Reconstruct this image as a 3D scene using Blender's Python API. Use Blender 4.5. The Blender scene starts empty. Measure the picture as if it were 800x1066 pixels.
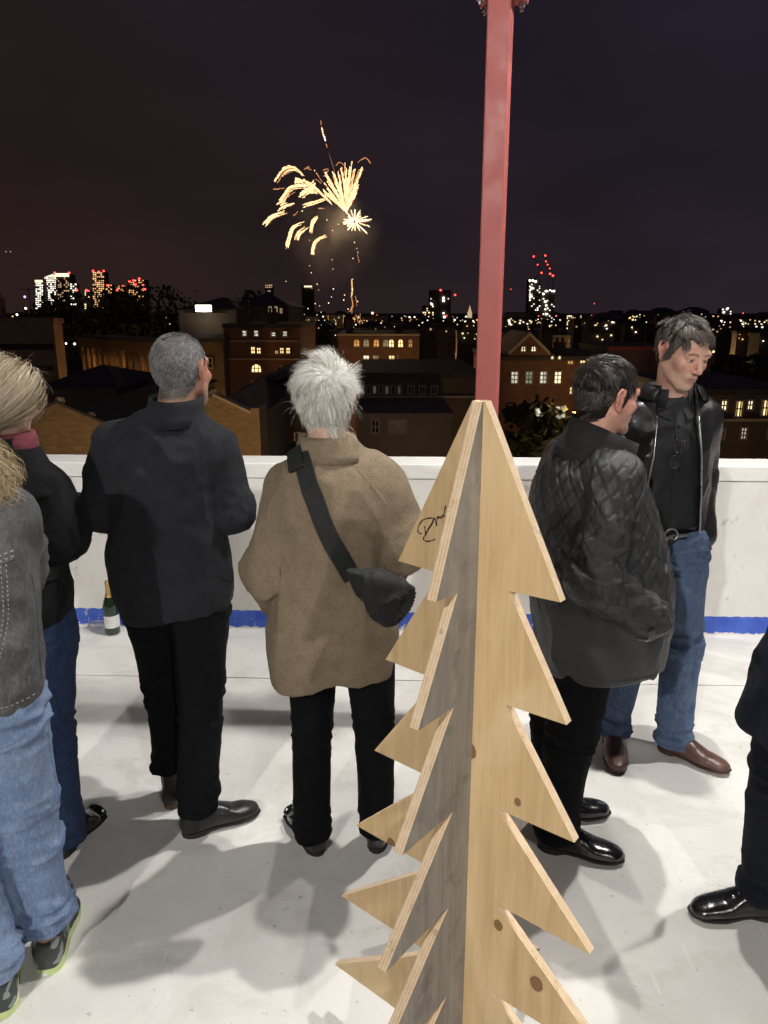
import bpy, bmesh, math, random
import numpy as np
from mathutils import Vector, Matrix
from mathutils.bvhtree import BVHTree
random.seed(7); RNG = np.random.default_rng(7)
R = math.radians
C = bpy.context.scene.collection
SC = bpy.context.scene
# ------------------------------------------------------------------ camera, sky, exposure
F_PX, PITCH, EYE = 780.0, math.atan(208 / 780.0), 1.8
cam = bpy.data.cameras.new('camera'); co = bpy.data.objects.new('camera', cam); C.objects.link(co)
co.location = (0, 0, EYE); co.rotation_euler = (R(90) - PITCH, 0, 0)
cam.sensor_fit = 'VERTICAL'; cam.sensor_height = 24; cam.lens = 24 * F_PX / 1066
cam.clip_start = .05; cam.clip_end = 30000
SC.camera = co
SC.view_settings.view_transform = 'Standard'; SC.view_settings.look = 'None'
SC.view_settings.exposure = 0.0; SC.view_settings.gamma = 1.0
W = bpy.data.worlds.new('World'); SC.world = W; W.use_nodes = True
nt = W.node_tree; nt.nodes.clear()
def wn(t, **k):
    n = nt.nodes.new(t)
    for a, b in k.items(): setattr(n, a, b)
    return n
wo = wn('ShaderNodeOutputWorld'); bg = wn('ShaderNodeBackground'); bg.inputs[1].default_value = .84
tc = wn('ShaderNodeTexCoord'); sx = wn('ShaderNodeSeparateXYZ'); nt.links.new(tc.outputs['Generated'], sx.inputs[0])
rp = wn('ShaderNodeValToRGB'); nt.links.new(sx.outputs[2], rp.inputs[0])   # city sky glow: warm at the horizon, darker above
e = rp.color_ramp.elements
e[0].position = 0.0; e[0].color = (.0230, .0150, .0145, 1)
e[1].position = .45; e[1].color = (.0170, .0130, .0190, 1)
m_ = e.new(.12); m_.color = (.0190, .0128, .0138, 1)
nz = wn('ShaderNodeTexNoise'); nz.inputs['Scale'].default_value = 3.0; nz.inputs['Detail'].default_value = 6
mp = wn('ShaderNodeMapping'); mp.inputs['Scale'].default_value = (1, 1, 2.6)
nt.links.new(tc.outputs['Generated'], mp.inputs[0]); nt.links.new(mp.outputs[0], nz.inputs[0])
mr = wn('ShaderNodeMapRange'); mr.inputs[1].default_value = .35; mr.inputs[2].default_value = .75; mr.inputs[3].default_value = .88; mr.inputs[4].default_value = 1.3
nt.links.new(nz.outputs[0], mr.inputs[0])
mx = wn('ShaderNodeVectorMath', operation='SCALE'); nt.links.new(rp.outputs[0], mx.inputs[0]); nt.links.new(mr.outputs[0], mx.inputs['Scale'])
hz_ = wn('ShaderNodeMapRange', interpolation_type='SMOOTHSTEP'); hz_.inputs[1].default_value = -.55; hz_.inputs[2].default_value = .6; nt.links.new(sx.outputs[0], hz_.inputs[0])   # warmer over the city centre at left, tinted bluer right to imitate lamp flare
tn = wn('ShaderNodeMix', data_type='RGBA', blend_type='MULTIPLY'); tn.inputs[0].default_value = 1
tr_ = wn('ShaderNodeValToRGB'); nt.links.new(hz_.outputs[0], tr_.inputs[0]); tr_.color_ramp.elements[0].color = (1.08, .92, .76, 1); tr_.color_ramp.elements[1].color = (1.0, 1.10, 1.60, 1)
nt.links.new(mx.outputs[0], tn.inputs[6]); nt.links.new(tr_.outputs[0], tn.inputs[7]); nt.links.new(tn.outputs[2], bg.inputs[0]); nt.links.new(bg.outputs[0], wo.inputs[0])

def ray(x, y):
    a = (x - 400) / F_PX; b = (533 - y) / F_PX
    return Vector((a, math.cos(PITCH) + b * math.sin(PITCH), -math.sin(PITCH) + b * math.cos(PITCH)))
def PX(x, y, Y):                       # pixel -> point on the vertical plane at distance Y
    d = ray(x, y); return Vector((0, 0, EYE)) + d * (Y / d.y)
def GR(x, y, z=0):                     # pixel -> point on the level z
    d = ray(x, y); return Vector((0, 0, EYE)) + d * ((z - EYE) / d.z)

# ------------------------------------------------------------------ materials
MATS = {}
class NB:
    def __init__(s, name):
        s.m = bpy.data.materials.new(name); s.m.use_nodes = True; s.t = s.m.node_tree
        s.b = s.t.nodes['Principled BSDF']; s.o = s.t.nodes['Material Output']; s._c = None
    def n(s, t, **k):
        x = s.t.nodes.new(t)
        for a, b in k.items(): setattr(x, a, b)
        return x
    def l(s, a, b): s.t.links.new(a, b)
    def co(s, scale=(1, 1, 1), kind='Object', rot=(0, 0, 0)):
        if s._c is None: s._c = s.n('ShaderNodeTexCoord')
        m = s.n('ShaderNodeMapping'); m.inputs['Scale'].default_value = scale; m.inputs['Rotation'].default_value = rot
        s.l(s._c.outputs[kind], m.inputs[0]); return m.outputs[0]
    def noise(s, scale, detail=4, rough=.55, vec=None, dist=0):
        x = s.n('ShaderNodeTexNoise'); x.inputs['Scale'].default_value = scale; x.inputs['Detail'].default_value = detail
        x.inputs['Roughness'].default_value = rough; x.inputs['Distortion'].default_value = dist
        s.l(vec if vec else s.co(), x.inputs['Vector']); return x.outputs[0]
    def ramp(s, fac, stops):
        x = s.n('ShaderNodeValToRGB'); s.l(fac, x.inputs[0]); e = x.color_ramp.elements
        for i, (p, c) in enumerate(stops):
            if isinstance(c, (int, float)): c = (c, c, c)
            q = e[i] if i < 2 else e.new(p)
            q.position = p; q.color = (*c, 1)
        return x.outputs[0]
    def mix(s, fac, a, b, mode='MIX'):
        x = s.n('ShaderNodeMix', data_type='RGBA', blend_type=mode)
        for v, i in ((fac, 0), (a, 6), (b, 7)):
            if hasattr(v, 'links'): s.l(v, x.inputs[i])
            else: x.inputs[i].default_value = v if i == 0 else (*v, 1)
        return x.outputs[2]
    def math(s, op, a, b=0.0, c=0.0):
        x = s.n('ShaderNodeMath', operation=op)
        for i, v in enumerate((a, b, c)):
            if hasattr(v, 'links'): s.l(v, x.inputs[i])
            else: x.inputs[i].default_value = v
        return x.outputs[0]
    def bump(s, h, strength=.3, dist=.002, prev=None):
        x = s.n('ShaderNodeBump'); x.inputs['Strength'].default_value = strength; x.inputs['Distance'].default_value = dist
        s.l(h, x.inputs['Height'])
        if prev: s.l(prev, x.inputs['Normal'])
        return x.outputs[0]
    def fin(s, color=None, rough=None, normal=None, **k):
        if color is not None:
            if hasattr(color, 'links'): s.l(color, s.b.inputs['Base Color'])
            else: s.b.inputs['Base Color'].default_value = (*color, 1)
        if rough is not None:
            if hasattr(rough, 'links'): s.l(rough, s.b.inputs['Roughness'])
            else: s.b.inputs['Roughness'].default_value = rough
        if normal is not None: s.l(normal, s.b.inputs['Normal'])
        for a, v in k.items():
            i = s.b.inputs[a.replace('_', ' ')]
            if hasattr(v, 'links'): s.l(v, i)
            else: i.default_value = v
        return s.m
def pm(name, col, rough=.7, var=.15, ns=8, bs=300, bump=.3, bd=.001, metal=0, sheen=0, scale=(1, 1, 1), spec=.5, coat=0):
    if name in MATS: return MATS[name]
    b = NB(name); v = b.co(scale)
    n = b.noise(ns, 5, vec=v); c = b.ramp(n, [(.3, tuple(x * (1 - var) for x in col)), (.7, tuple(min(1, x * (1 + var)) for x in col))])
    h = b.noise(bs, 3, vec=v); nn = b.bump(h, bump, bd)
    r = b.ramp(b.noise(ns * 2.3, 4, vec=v), [(.3, max(.02, rough - .1)), (.7, min(1, rough + .1))])
    b.fin(c, r, nn, Metallic=metal, Specular_IOR_Level=spec, Coat_Weight=coat)
    if sheen: b.b.inputs['Sheen Weight'].default_value = sheen; b.b.inputs['Sheen Roughness'].default_value = .6
    MATS[name] = b.m; return b.m
def em(name, col, strength, var=0, ns=2.0):
    if name in MATS: return MATS[name]
    b = NB(name); b.fin((.02, .02, .02), .6)
    b.b.inputs['Emission Color'].default_value = (*col, 1); b.b.inputs['Emission Strength'].default_value = strength
    if var:
        n = b.noise(ns, 4); b.l(b.ramp(n, [(.38, strength * (1 - var)), (.6, strength)]), b.b.inputs['Emission Strength'])
    MATS[name] = b.m; return b.m

# ------------------------------------------------------------------ object helpers
def tag(o, label=None, cat=None, group=None, kind=None):
    if label: o['label'] = label
    if cat: o['category'] = cat
    if group: o['group'] = group
    if kind: o['kind'] = kind
    return o
def thing(name, label, cat, loc=(0, 0, 0), rz=0, group=None):
    o = bpy.data.objects.new(name, None); C.objects.link(o); o.location = loc; o.rotation_euler = (0, 0, rz)
    o.empty_display_size = .1
    return tag(o, label, cat, group)
def mesh(name, V, Fc, mat=None, parent=None, smooth=True, mats=None, fm=None, cols=None):
    me = bpy.data.meshes.new(name)
    if isinstance(Fc, np.ndarray):
        V = np.asarray(V, np.float32); n = Fc.shape[1]
        me.vertices.add(len(V)); me.vertices.foreach_set('co', V.ravel())
        me.loops.add(Fc.size); me.loops.foreach_set('vertex_index', Fc.astype(np.int32).ravel())
        me.polygons.add(len(Fc)); me.polygons.foreach_set('loop_start', np.arange(0, Fc.size, n, dtype=np.int32))
        me.update(calc_edges=True)
    else:
        me.from_pydata([tuple(v) for v in V], [], Fc)
    for m in (mats or ([mat] if mat else [])): me.materials.append(m)
    if fm is not None: me.polygons.foreach_set('material_index', np.asarray(fm, np.int32))
    me.polygons.foreach_set('use_smooth', [smooth] * len(me.polygons))
    if cols is not None:
        a = me.color_attributes.new('Col', 'FLOAT_COLOR', 'POINT')
        cc = np.ones((len(V), 4), np.float32); cc[:, :3] = cols; a.data.foreach_set('color', cc.ravel())
    me.update()
    o = bpy.data.objects.new(name, me); C.objects.link(o)
    if parent: o.parent = parent
    return o
class MB:                              # collects simple solids into ONE mesh
    def __init__(s): s.V = []; s.F = []; s.M = []
    def add(s, V, Fc, mi=0):
        k = len(s.V); s.V += [tuple(v) for v in V]; s.F += [tuple(i + k for i in f) for f in Fc]; s.M += [mi] * len(Fc); return s
    def box(s, a, b, mi=0, rz=0, piv=None):
        x0, y0, z0 = a; x1, y1, z1 = b
        V = [(x0, y0, z0), (x1, y0, z0), (x1, y1, z0), (x0, y1, z0), (x0, y0, z1), (x1, y0, z1), (x1, y1, z1), (x0, y1, z1)]
        if rz:
            px, py = piv or ((x0 + x1) / 2, (y0 + y1) / 2); c, n = math.cos(rz), math.sin(rz)
            V = [(px + (x - px) * c - (y - py) * n, py + (x - px) * n + (y - py) * c, z) for x, y, z in V]
        return s.add(V, [(0, 3, 2, 1), (4, 5, 6, 7), (0, 1, 5, 4), (1, 2, 6, 5), (2, 3, 7, 6), (3, 0, 4, 7)], mi)
    def prism(s, poly, y0, y1, mi=0):  # polygon in x,z extruded along y
        n = len(poly); V = [(x, y0, z) for x, z in poly] + [(x, y1, z) for x, z in poly]
        return s.add(V, [tuple(range(n)), tuple(range(2 * n - 1, n - 1, -1))] + [(i, i + n, (i + 1) % n + n, (i + 1) % n) for i in range(n)], mi)
    def tube(s, P, r, n=8, mi=0, cap=True):
        P = [Vector(p) for p in P]; rs = r if isinstance(r, (list, tuple)) else [r] * len(P); k = len(s.V); up = Vector((0, 0, 1)); prev = None
        for i, p in enumerate(P):
            t = (P[min(i + 1, len(P) - 1)] - P[max(i - 1, 0)]).normalized()
            u = prev - t * prev.dot(t) if prev else (t.cross(up) if abs(t.z) < .95 else t.cross(Vector((1, 0, 0))))
            u.normalize(); prev = u; w = t.cross(u)
            for j in range(n):
                a = 2 * math.pi * j / n; s.V.append(tuple(p + (u * math.cos(a) + w * math.sin(a)) * rs[i]))
        for i in range(len(P) - 1):
            for j in range(n):
                a = k + i * n + j; b = k + i * n + (j + 1) % n; s.F.append((a, b, b + n, a + n)); s.M.append(mi)
        if cap:
            s.F.append(tuple(k + j for j in range(n))[::-1]); s.M.append(mi); s.F.append(tuple(k + (len(P) - 1) * n + j for j in range(n))); s.M.append(mi)
        return s
    def lathe(s, prof, n=24, c=(0, 0, 0), mi=0):
        k = len(s.V)
        for r, z in prof:
            for j in range(n):
                a = 2 * math.pi * j / n; s.V.append((c[0] + r * math.cos(a), c[1] + r * math.sin(a), c[2] + z))
        for i in range(len(prof) - 1):
            for j in range(n):
                a = k + i * n + j; b = k + i * n + (j + 1) % n; s.F.append((a, b, b + n, a + n)); s.M.append(mi)
        return s
    def build(s, name, mat, parent=None, smooth=False, mats=None, bevel=0, auto=None):
        o = mesh(name, s.V, s.F, mat, parent, smooth, mats, s.M if mats else None)
        if bevel:
            b = o.modifiers.new('bevel', 'BEVEL'); b.width = bevel; b.segments = 2; b.limit_method = 'ANGLE'; b.angle_limit = R(35)
        return o
def noise3(p, seed=0):                 # value noise, p (n,3) -> 0..1
    p = np.asarray(p, np.float64); i = np.floor(p).astype(np.int64); f = p - i; f = f * f * (3 - 2 * f); out = 0
    for dx in (0, 1):
        for dy in (0, 1):
            for dz in (0, 1):
                h = ((i[:, 0] + dx) * 374761393 + (i[:, 1] + dy) * 668265263 + (i[:, 2] + dz) * 2147483647 + seed * 974634777) & 0xffffffff
                h = ((h ^ (h >> 13)) * 1274126177) & 0xffffffff; h = (h ^ (h >> 16)) & 0xffffffff
                out = out + (h / 4294967295.0) * (f[:, 0] if dx else 1 - f[:, 0]) * (f[:, 1] if dy else 1 - f[:, 1]) * (f[:, 2] if dz else 1 - f[:, 2])
    return out
def fbm(p, seed=0, o=3):
    t = 0; a = .5
    for k in range(o): t = t + a * noise3(p * 2 ** k, seed + k); a *= .5
    return t / (1 - .5 ** o)
def ridged(p, seed=0): return (1 - np.abs(2 * fbm(p, seed, 2) - 1) * 1.6).clip(0, 1) ** 2
# ------------------------------------------------------------------ deck, parapet, pole, lamps
def mat_floor():
    b = NB('painted_concrete_floor'); v = b.co()
    base = b.ramp(b.noise(.9, 6, .6, v, .3), [(.3, (.52, .51, .485)), (.5, (.67, .66, .635)), (.7, (.76, .75, .73))])
    st = b.noise(3.2, 8, .68, b.co((1, 1.6, 1)), .5); c = b.mix(b.ramp(st, [(.52, 0.), (.58, .3), (.75, .6)]), base, (.50, .48, .445))
    sp = b.noise(34, 3, .7); c = b.mix(b.ramp(sp, [(.66, 0.), (.72, .75)]), c, (.30, .28, .25))
    sc = b.noise(5, 5, .6, b.co((6, .7, 1), rot=(0, 0, .5))); c = b.mix(b.ramp(sc, [(.63, 0.), (.72, .5)]), c, (.80, .79, .77))
    for rt, th in ((.9, .70), (-.6, .715), (2.0, .71)):
        c = b.mix(b.ramp(b.noise(3.1, 6, .75, b.co((22, .55, 1), rot=(0, 0, rt)), .3), [(th - .03, 0.), (th + .01, .75)]), c, (.36, .345, .32))
    c = b.mix(b.ramp(b.noise(.55, 5, .6, b.co((1, 1, 1), rot=(0, 0, .3)), 1.5), [(.54, 0.), (.58, .38)]), c, (.47, .46, .44))
    h = b.noise(60, 6, .65); h2 = b.noise(4, 5)
    n = b.bump(h, .35, .004); n = b.bump(h2, .25, .02, n); n = b.bump(b.ramp(sp, [(.68, 1.), (.76, 0.)]), .4, .002, n)
    return b.fin(c, b.ramp(h2, [(.35, .5), (.7, .75)]), n)
def mat_wall():
    b = NB('white_painted_parapet'); v = b.co()
    base = b.ramp(b.noise(1.6, 6, .6, v), [(.3, (.72, .70, .655)), (.7, (.80, .785, .745))])
    c = b.mix(b.ramp(b.noise(3, 8, .7, b.co((1, 1, .35))), [(.52, 0.), (.75, .6)]), base, (.54, .51, .45)); c = b.mix(b.ramp(b.noise(7, 8, .75, b.co((1, 1, .8)), .4), [(.60, 0.), (.64, .6)]), c, (.40, .37, .33))
    z = b.n('ShaderNodeSeparateXYZ'); b.l(v, z.inputs[0]); zz = z.outputs[2]
    ed = b.math('MULTIPLY', b.math('SUBTRACT', b.noise(26, 5, .7), .5), .055)
    zz2 = b.math('ADD', zz, ed)
    m = b.math('MULTIPLY', b.math('GREATER_THAN', zz2, .012), b.math('LESS_THAN', b.math('ADD', zz, b.math('MULTIPLY', ed, .35)), .115))
    chip = b.math('LESS_THAN', b.noise(15, 6, .72), .615); m = b.math('MULTIPLY', m, chip)
    blue = b.ramp(b.noise(9, 5), [(.3, (.03, .085, .48)), (.7, (.07, .15, .62))])
    c = b.mix(m, c, blue)
    n = b.bump(b.noise(90, 5, .6), .3, .003); n = b.bump(b.noise(5, 4), .25, .02, n); n = b.bump(m, .3, .0015, n)
    return b.fin(c, .6, n)
M_floor = mat_floor()
WR = R(-1.95)                           # the parapet runs very slightly askew
def wy(x): return 4.06 + math.tan(WR) * x
floor = tag(MB().box((-12, -12, -.9), (12, 4.7, -.012)).build('floor', pm('joint_grey', (.20, .19, .17), .9)), kind='structure')
jy = 3.445; floor.rotation_euler = (0, 0, WR)
def slab(x0, x1, y0, y1):               # concrete bays with a narrow open joint between them
    o = MB().box((x0, y0, -.05), (x1, y1, 0)).build('floor_slab', M_floor, floor); return o
for x0, x1 in ((-12, -3.05), (-3.042, 4.0), (4.008, 12)):
    slab(x0, x1, -12, -2.404); slab(x0, x1, -2.396, jy - .004); slab(x0, x1, jy + .004, 4.69)
# parapet: one body with a slightly proud coping
wall = thing('parapet_wall', 'long white painted parapet wall with blue painted stripe along its foot', 'wall', (0, 4.06, 0), WR)
M_wall = mat_wall()
MB().box((-14, 0, 0), (14, .22, .905)).build('wall_body', M_wall, wall)
for i in range(-4, 5):
    MB().box((i * 3.1 + .004, -.003, .907), (i * 3.1 + 3.096, .225, .992)).build('coping', pm('coping_white', (.80, .79, .76), .55, .06, 3, 120, .3, .002), wall, bevel=.006)

M_red = pm('red_paint', (.47, .12, .112), .5, .04, 6, 160, .2, .001)
M_steel = pm('galvanised', (.55, .55, .56), .35, .1, 12, 200, .2, .001, metal=.9)
M_black = pm('black_metal', (.02, .02, .022), .45, .1)
M_lens = em('lamp_lens', (1, .97, .93), 9)
def rect_tube(mb, w, d, z0, z1, rz, cx=0, cy=0):
    return mb.box((cx - w / 2, cy - d / 2, z0), (cx + w / 2, cy + d / 2, z1), 0, rz, (cx, cy))
POLE = (.416, 3.04)
def post(name, label, loc, h, rz, arms):
    t = thing(name, label, 'post', loc, 0, 'red steel posts of the roof deck')
    rect_tube(MB(), .084, .084, .014, 2.873, rz).build('pole', M_red, t, bevel=.006)
    rect_tube(MB(), .084, .084, 2.913, h, rz).build('pole', M_red, t, bevel=.006)
    rect_tube(MB(), .22, .22, 0, .014, rz).build('base_plate', M_red, t, bevel=.002)
    for z in (2.874, 2.894): rect_tube(MB(), .175, .15, z, z + .018, rz).build('flange', M_red, t, bevel=.002)
    c, s = math.cos(rz), math.sin(rz)
    for ax in (-1, 1):
        for ay in (-1, 1):
            x, y = ax * .066, ay * .052; x, y = x * c - y * s, x * s + y * c
            b = MB().tube([(x, y, 2.856), (x, y, 2.874)], .013, 6).tube([(x, y, 2.912), (x, y, 2.924)], .013, 6).tube([(x, y, 2.846), (x, y, 2.934)], .007, 8)
            b.build('bolt', M_steel, t)
            x, y = ax * .085, ay * .085; x, y = x * c - y * s, x * s + y * c
            MB().tube([(x, y, .014), (x, y, .028)], .014, 6).build('bolt', M_steel, t)
    for i, (dx, dy) in enumerate(arms):
        MB().tube([(0, 0, h - .06), (dx, dy, h - .02)], .02, 10).build('arm', M_red, t, True)
    return t
def floodlight(label, loc, aim, power, size=.30):
    t = thing('floodlight', label, 'lamp', loc, 0, 'floodlights on the red posts'); L = Vector(loc); d = (Vector(aim) - L).normalized()
    q = d.to_track_quat('-Z', 'Y'); t.rotation_mode = 'QUATERNION'; t.rotation_quaternion = q
    MB().box((-.19, -.14, 0), (.19, .14, .07)).build('housing', M_black, t, bevel=.012)
    for k in range(7): MB().box((-.15 + k * .05 - .006, -.12, .072), (-.15 + k * .05 + .006, .12, .105)).build('cooling_fin', M_black, t)
    MB().box((-.165, -.115, -.006), (.165, .115, -.001)).build('lens', M_lens, t)
    MB().tube([(-.2, 0, .03), (-.2, 0, .15), (.2, 0, .15), (.2, 0, .03)], .012, 6).build('bracket', M_steel, t)
    li = bpy.data.lights.new('floodlight_beam', 'AREA'); li.shape = 'RECTANGLE'; li.size = .085; li.size_y = .06; li.energy = power; li.color = (1, .965, .91)
    lo = bpy.data.objects.new('floodlight_beam', li); C.objects.link(lo); lo.parent = t; lo.location = (0, 0, -.012)
    return t
post('steel_post', 'tall red steel post rising behind the plywood tree', (*POLE, 0), 4.95, R(-17), [(.52, -.03)])
floodlight('floodlight on top of the red post behind the plywood tree', (.95, 3.0, 4.80), (.75, 2.3, 0), 125)
post('steel_post', 'red steel post off to the right of the deck', (2.95, 3.1, 0), 4.95, R(10), [(-.4, -.12)])
floodlight('floodlight on the red post off to the right', (2.5, 2.95, 4.80), (1.1, 2.0, 0), 138)
post('steel_post', 'red steel post behind the viewer on the left', (-2.2, -3.9, 0), 4.35, R(10), [(.1, .25)])
floodlight('floodlight on the red post behind the viewer on the left', (-2.1, -3.6, 4.25), (-.1, 2.6, .9), 225)
post('steel_post', 'red steel post behind the viewer on the right', (2.3, -4.3, 0), 4.35, R(-10), [(-.1, .25)])
floodlight('floodlight on the red post behind the viewer on the right', (2.2, -4.0, 4.25), (.1, 2.6, .9), 142)

# ------------------------------------------------------------------ plywood tree: two crossed sheets cut with saw teeth
def mat_ply(name, lo, hi, knots, grey=False):
    b = NB(name); v = b.co()
    w = b.n('ShaderNodeTexNoise'); w.inputs['Scale'].default_value = 7; w.inputs['Detail'].default_value = 8; w.inputs['Distortion'].default_value = .6
    b.l(b.co((6, 1, .35)), w.inputs['Vector'])
    c = b.ramp(w.outputs[0], [(.3, lo), (.7, hi)])
    fine = b.noise(60, 4, .6, b.co((3, 1, .12))); c = b.mix(.17, c, b.ramp(fine, [(.35, tuple(x * .72 for x in lo)), (.65, hi)]))
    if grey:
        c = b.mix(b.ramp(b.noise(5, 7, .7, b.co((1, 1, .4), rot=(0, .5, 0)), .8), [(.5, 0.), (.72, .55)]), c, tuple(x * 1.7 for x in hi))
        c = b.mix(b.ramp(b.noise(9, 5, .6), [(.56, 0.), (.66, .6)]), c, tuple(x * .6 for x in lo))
    else:
        c = b.mix(b.ramp(b.noise(2.2, 4, .5, b.co((1.3, 1, .6)), 1.2), [(.46, 0.), (.60, .55)]), c, (.74, .57, .34)); c = b.mix(b.ramp(b.noise(3.4, 6, .6, b.co((2.2, 1, .5)), 2.0), [(.55, 0.), (.68, .45)]), c, (.40, .25, .11))
    for (kx, kz, r) in knots:
        d = b.n('ShaderNodeVectorMath', operation='DISTANCE'); mm = b.co((1, 0, .8)); b.l(mm, d.inputs[0]); d.inputs[1].default_value = (kx, 0, kz * .8)
        dd = b.math('ADD', d.outputs['Value'], b.math('MULTIPLY', b.math('SUBTRACT', b.noise(60, 3), .5), r * .5))
        c = b.mix(b.ramp(b.math('DIVIDE', dd, r), [(0., (.95, .95, .95)), (.55, (.8, .8, .8)), (.8, (1, 1, 1)), (1., (0, 0, 0))]), c, (.085, .034, .012))
        c = b.mix(b.ramp(b.math('DIVIDE', dd, r), [(.9, .3), (2.2, 0.)]), c, (.36, .20, .08))
    n = b.bump(fine, .35, .0012); n = b.bump(w.outputs[0], .15, .002, n)
    return b.fin(c, .62 if not grey else .7, n, Specular_IOR_Level=.35)
def mat_edge():
    b = NB('plywood_cut_edge'); v = b.co((1, 1, 1)); s = b.n('ShaderNodeSeparateXYZ'); b.l(v, s.inputs[0])
    f = b.math('FRACT', b.math('MULTIPLY', b.math('ADD', s.outputs[1], .5), 1 / .0068))
    c = b.ramp(f, [(.0, (.40, .26, .15)), (.16, (.68, .52, .33)), (.48, (.72, .56, .37)), (.56, (.56, .39, .25)), (.95, (.60, .43, .28))])
    c = b.mix(b.ramp(b.noise(45, 6, .75), [(.42, 0.), (.66, .75)]), c, (.74, .60, .43)); c = b.mix(b.ramp(b.noise(28, 5, .7), [(.6, 0.), (.68, .7)]), c, (.30, .19, .11))
    return b.fin(c, .8, b.bump(b.noise(220, 3), .5, .001))
h = .5
tips = [(.367, 1.0), (.422, 1.469), (.486, 1.945), (.583, 2.403), (.70, 2.872), (.76, 3.34)]
S = Vector((.345 * h + .006, 2.745 * h, 0)); TH = .0205
AP = EYE - .312 * h
def half_profile(sign, w0, ws=None):
    P = [(sign * w0, AP - .004), (sign * .014, AP)]
    for i, (w, dr) in enumerate(tips):
        w = ws[i] if ws else w; z = EYE - dr * h; P.append((sign * w * h, z))
        P.append((sign * (.157 + .008 * math.sin(i * 2.3)) * h, z - .007 * h))
    P[-1] = (sign * .165 * h, P[-1][1]); P.append((sign * .165 * h, .001)); P.append((sign * w0, .001))
    return P
M_edge = mat_edge()
tree = thing('plywood_christmas_tree', 'christmas tree of two crossed saw-toothed plywood sheets in the foreground', 'christmas tree', S, R(-39))
def board(name, sign, rz, m, label=None, w0=.0, ws=None):
    P = half_profile(sign, w0, ws)
    if sign < 0: P = P[::-1]
    mb = MB(); n = len(P)
    # front and back faces cut into strips between spine and outline so that concave teeth stay clean
    V = [(x, -TH / 2, z) for x, z in P] + [(x, TH / 2, z) for x, z in P]
    F = [tuple(range(n))[::-1], tuple(range(n, 2 * n))] + [((i + 1) % n, (i + 1) % n + n, i + n, i) for i in range(n)]
    o = mesh(name, V, F, None, tree, False, [m, M_edge], [0, 0] + [1] * n)
    bm = bmesh.new(); bm.from_mesh(o.data); bmesh.ops.recalc_face_normals(bm, faces=bm.faces); bmesh.ops.triangulate(bm, faces=[f for f in bm.faces if len(f.verts) > 4]); bm.to_mesh(o.data); bm.free()
    o.rotation_euler = (0, 0, rz)
    if label: o['label'] = label
    return o
zk = lambda drop: EYE - drop * h
M_ply1 = mat_ply('plywood_face', (.50, .34, .17), (.64, .46, .25), [(.09, .545, .012), (.185, .455, .016), (-.15, .80, .015), (-.2, .6, .014), (.005, .93, .016), (.12, .86, .008)])
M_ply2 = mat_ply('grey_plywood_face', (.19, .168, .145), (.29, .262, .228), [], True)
board('right_board', 1, 0, M_ply1, 'pale tan plywood half sheet', w0=.0)
board('left_board', -1, 0, M_ply1, 'pale tan plywood half sheet with a signature', w0=-.0, ws=(.367, .435, .50, .615, .72, .78))
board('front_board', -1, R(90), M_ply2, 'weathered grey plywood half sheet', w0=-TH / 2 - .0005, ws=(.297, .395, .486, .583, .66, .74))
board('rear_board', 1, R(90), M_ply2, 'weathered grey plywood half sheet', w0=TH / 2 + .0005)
# signature in black marker on the upper left tooth, as a thin raised ink line (board-local x,z)
M_ink = pm('marker_ink', (.012, .011, .012), .5)
def ink(pts, r=.0016):
    P = []; n = len(pts)
    for i in range(n - 1):
        p0, p1, p2, p3 = (Vector((*pts[max(0, min(n - 1, j))], 0)) for j in (i - 1, i, i + 1, i + 2))
        for k in range(5):
            t = k / 5; P.append(.5 * ((2 * p1) + (p2 - p0) * t + (2 * p0 - 5 * p1 + 4 * p2 - p3) * t * t + (3 * p1 - p0 - 3 * p2 + p3) * t ** 3))
    P.append(Vector((*pts[-1], 0)))
    mb = MB(); V = []; F = []
    for i, p in enumerate(P):
        t = (P[min(i + 1, len(P) - 1)] - P[max(0, i - 1)]).normalized(); q = Vector((-t.y, t.x, 0)) * r * (1.15 - .5 * abs(math.sin(i * .37)))
        V += [(p.x + q.x, -TH / 2 - .0006, p.y + q.y), (p.x - q.x, -TH / 2 - .0006, p.y - q.y)]
    F = [(2 * i, 2 * i + 1, 2 * i + 3, 2 * i + 2) for i in range(len(P) - 1)]
    mb.add(V, F).build('signature', M_ink, tree)
def on_board(px, py):                  # pixel -> board-local (x,z) on the front face of the left board
    d = ray(px, py); o = Vector((0, 0, EYE)); a = R(-39); u = Vector((math.cos(a), math.sin(a), 0)); nn = Vector((-math.sin(a), math.cos(a), 0))
    q0 = S - nn * TH / 2; t = (q0 - o).dot(nn) / d.dot(nn); w = o + d * t - S; return (w.dot(u), w.z)
def zc(c): return on_board(420 + c[0] * 80 / 775, 490 + c[1] * 110 / 1066)
for st in ([(190, 635), (160, 630), (150, 600), (165, 540), (205, 495), (260, 480), (305, 478), (300, 510), (270, 560), (240, 620), (228, 650), (222, 600), (215, 560)],
           [(230, 640), (215, 660), (205, 690), (230, 712), (280, 708), (325, 690)],
           [(225, 630), (262, 585), (300, 520), (318, 480), (325, 500), (338, 555), (340, 510), (352, 460), (360, 480), (375, 462), (385, 480), (400, 445), (412, 465), (418, 410), (432, 350)],
           [(388, 372), (392, 378)], [(400, 515), (404, 522)], [(465, 380), (470, 390)]):
    ink([zc(p) for p in st])

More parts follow.
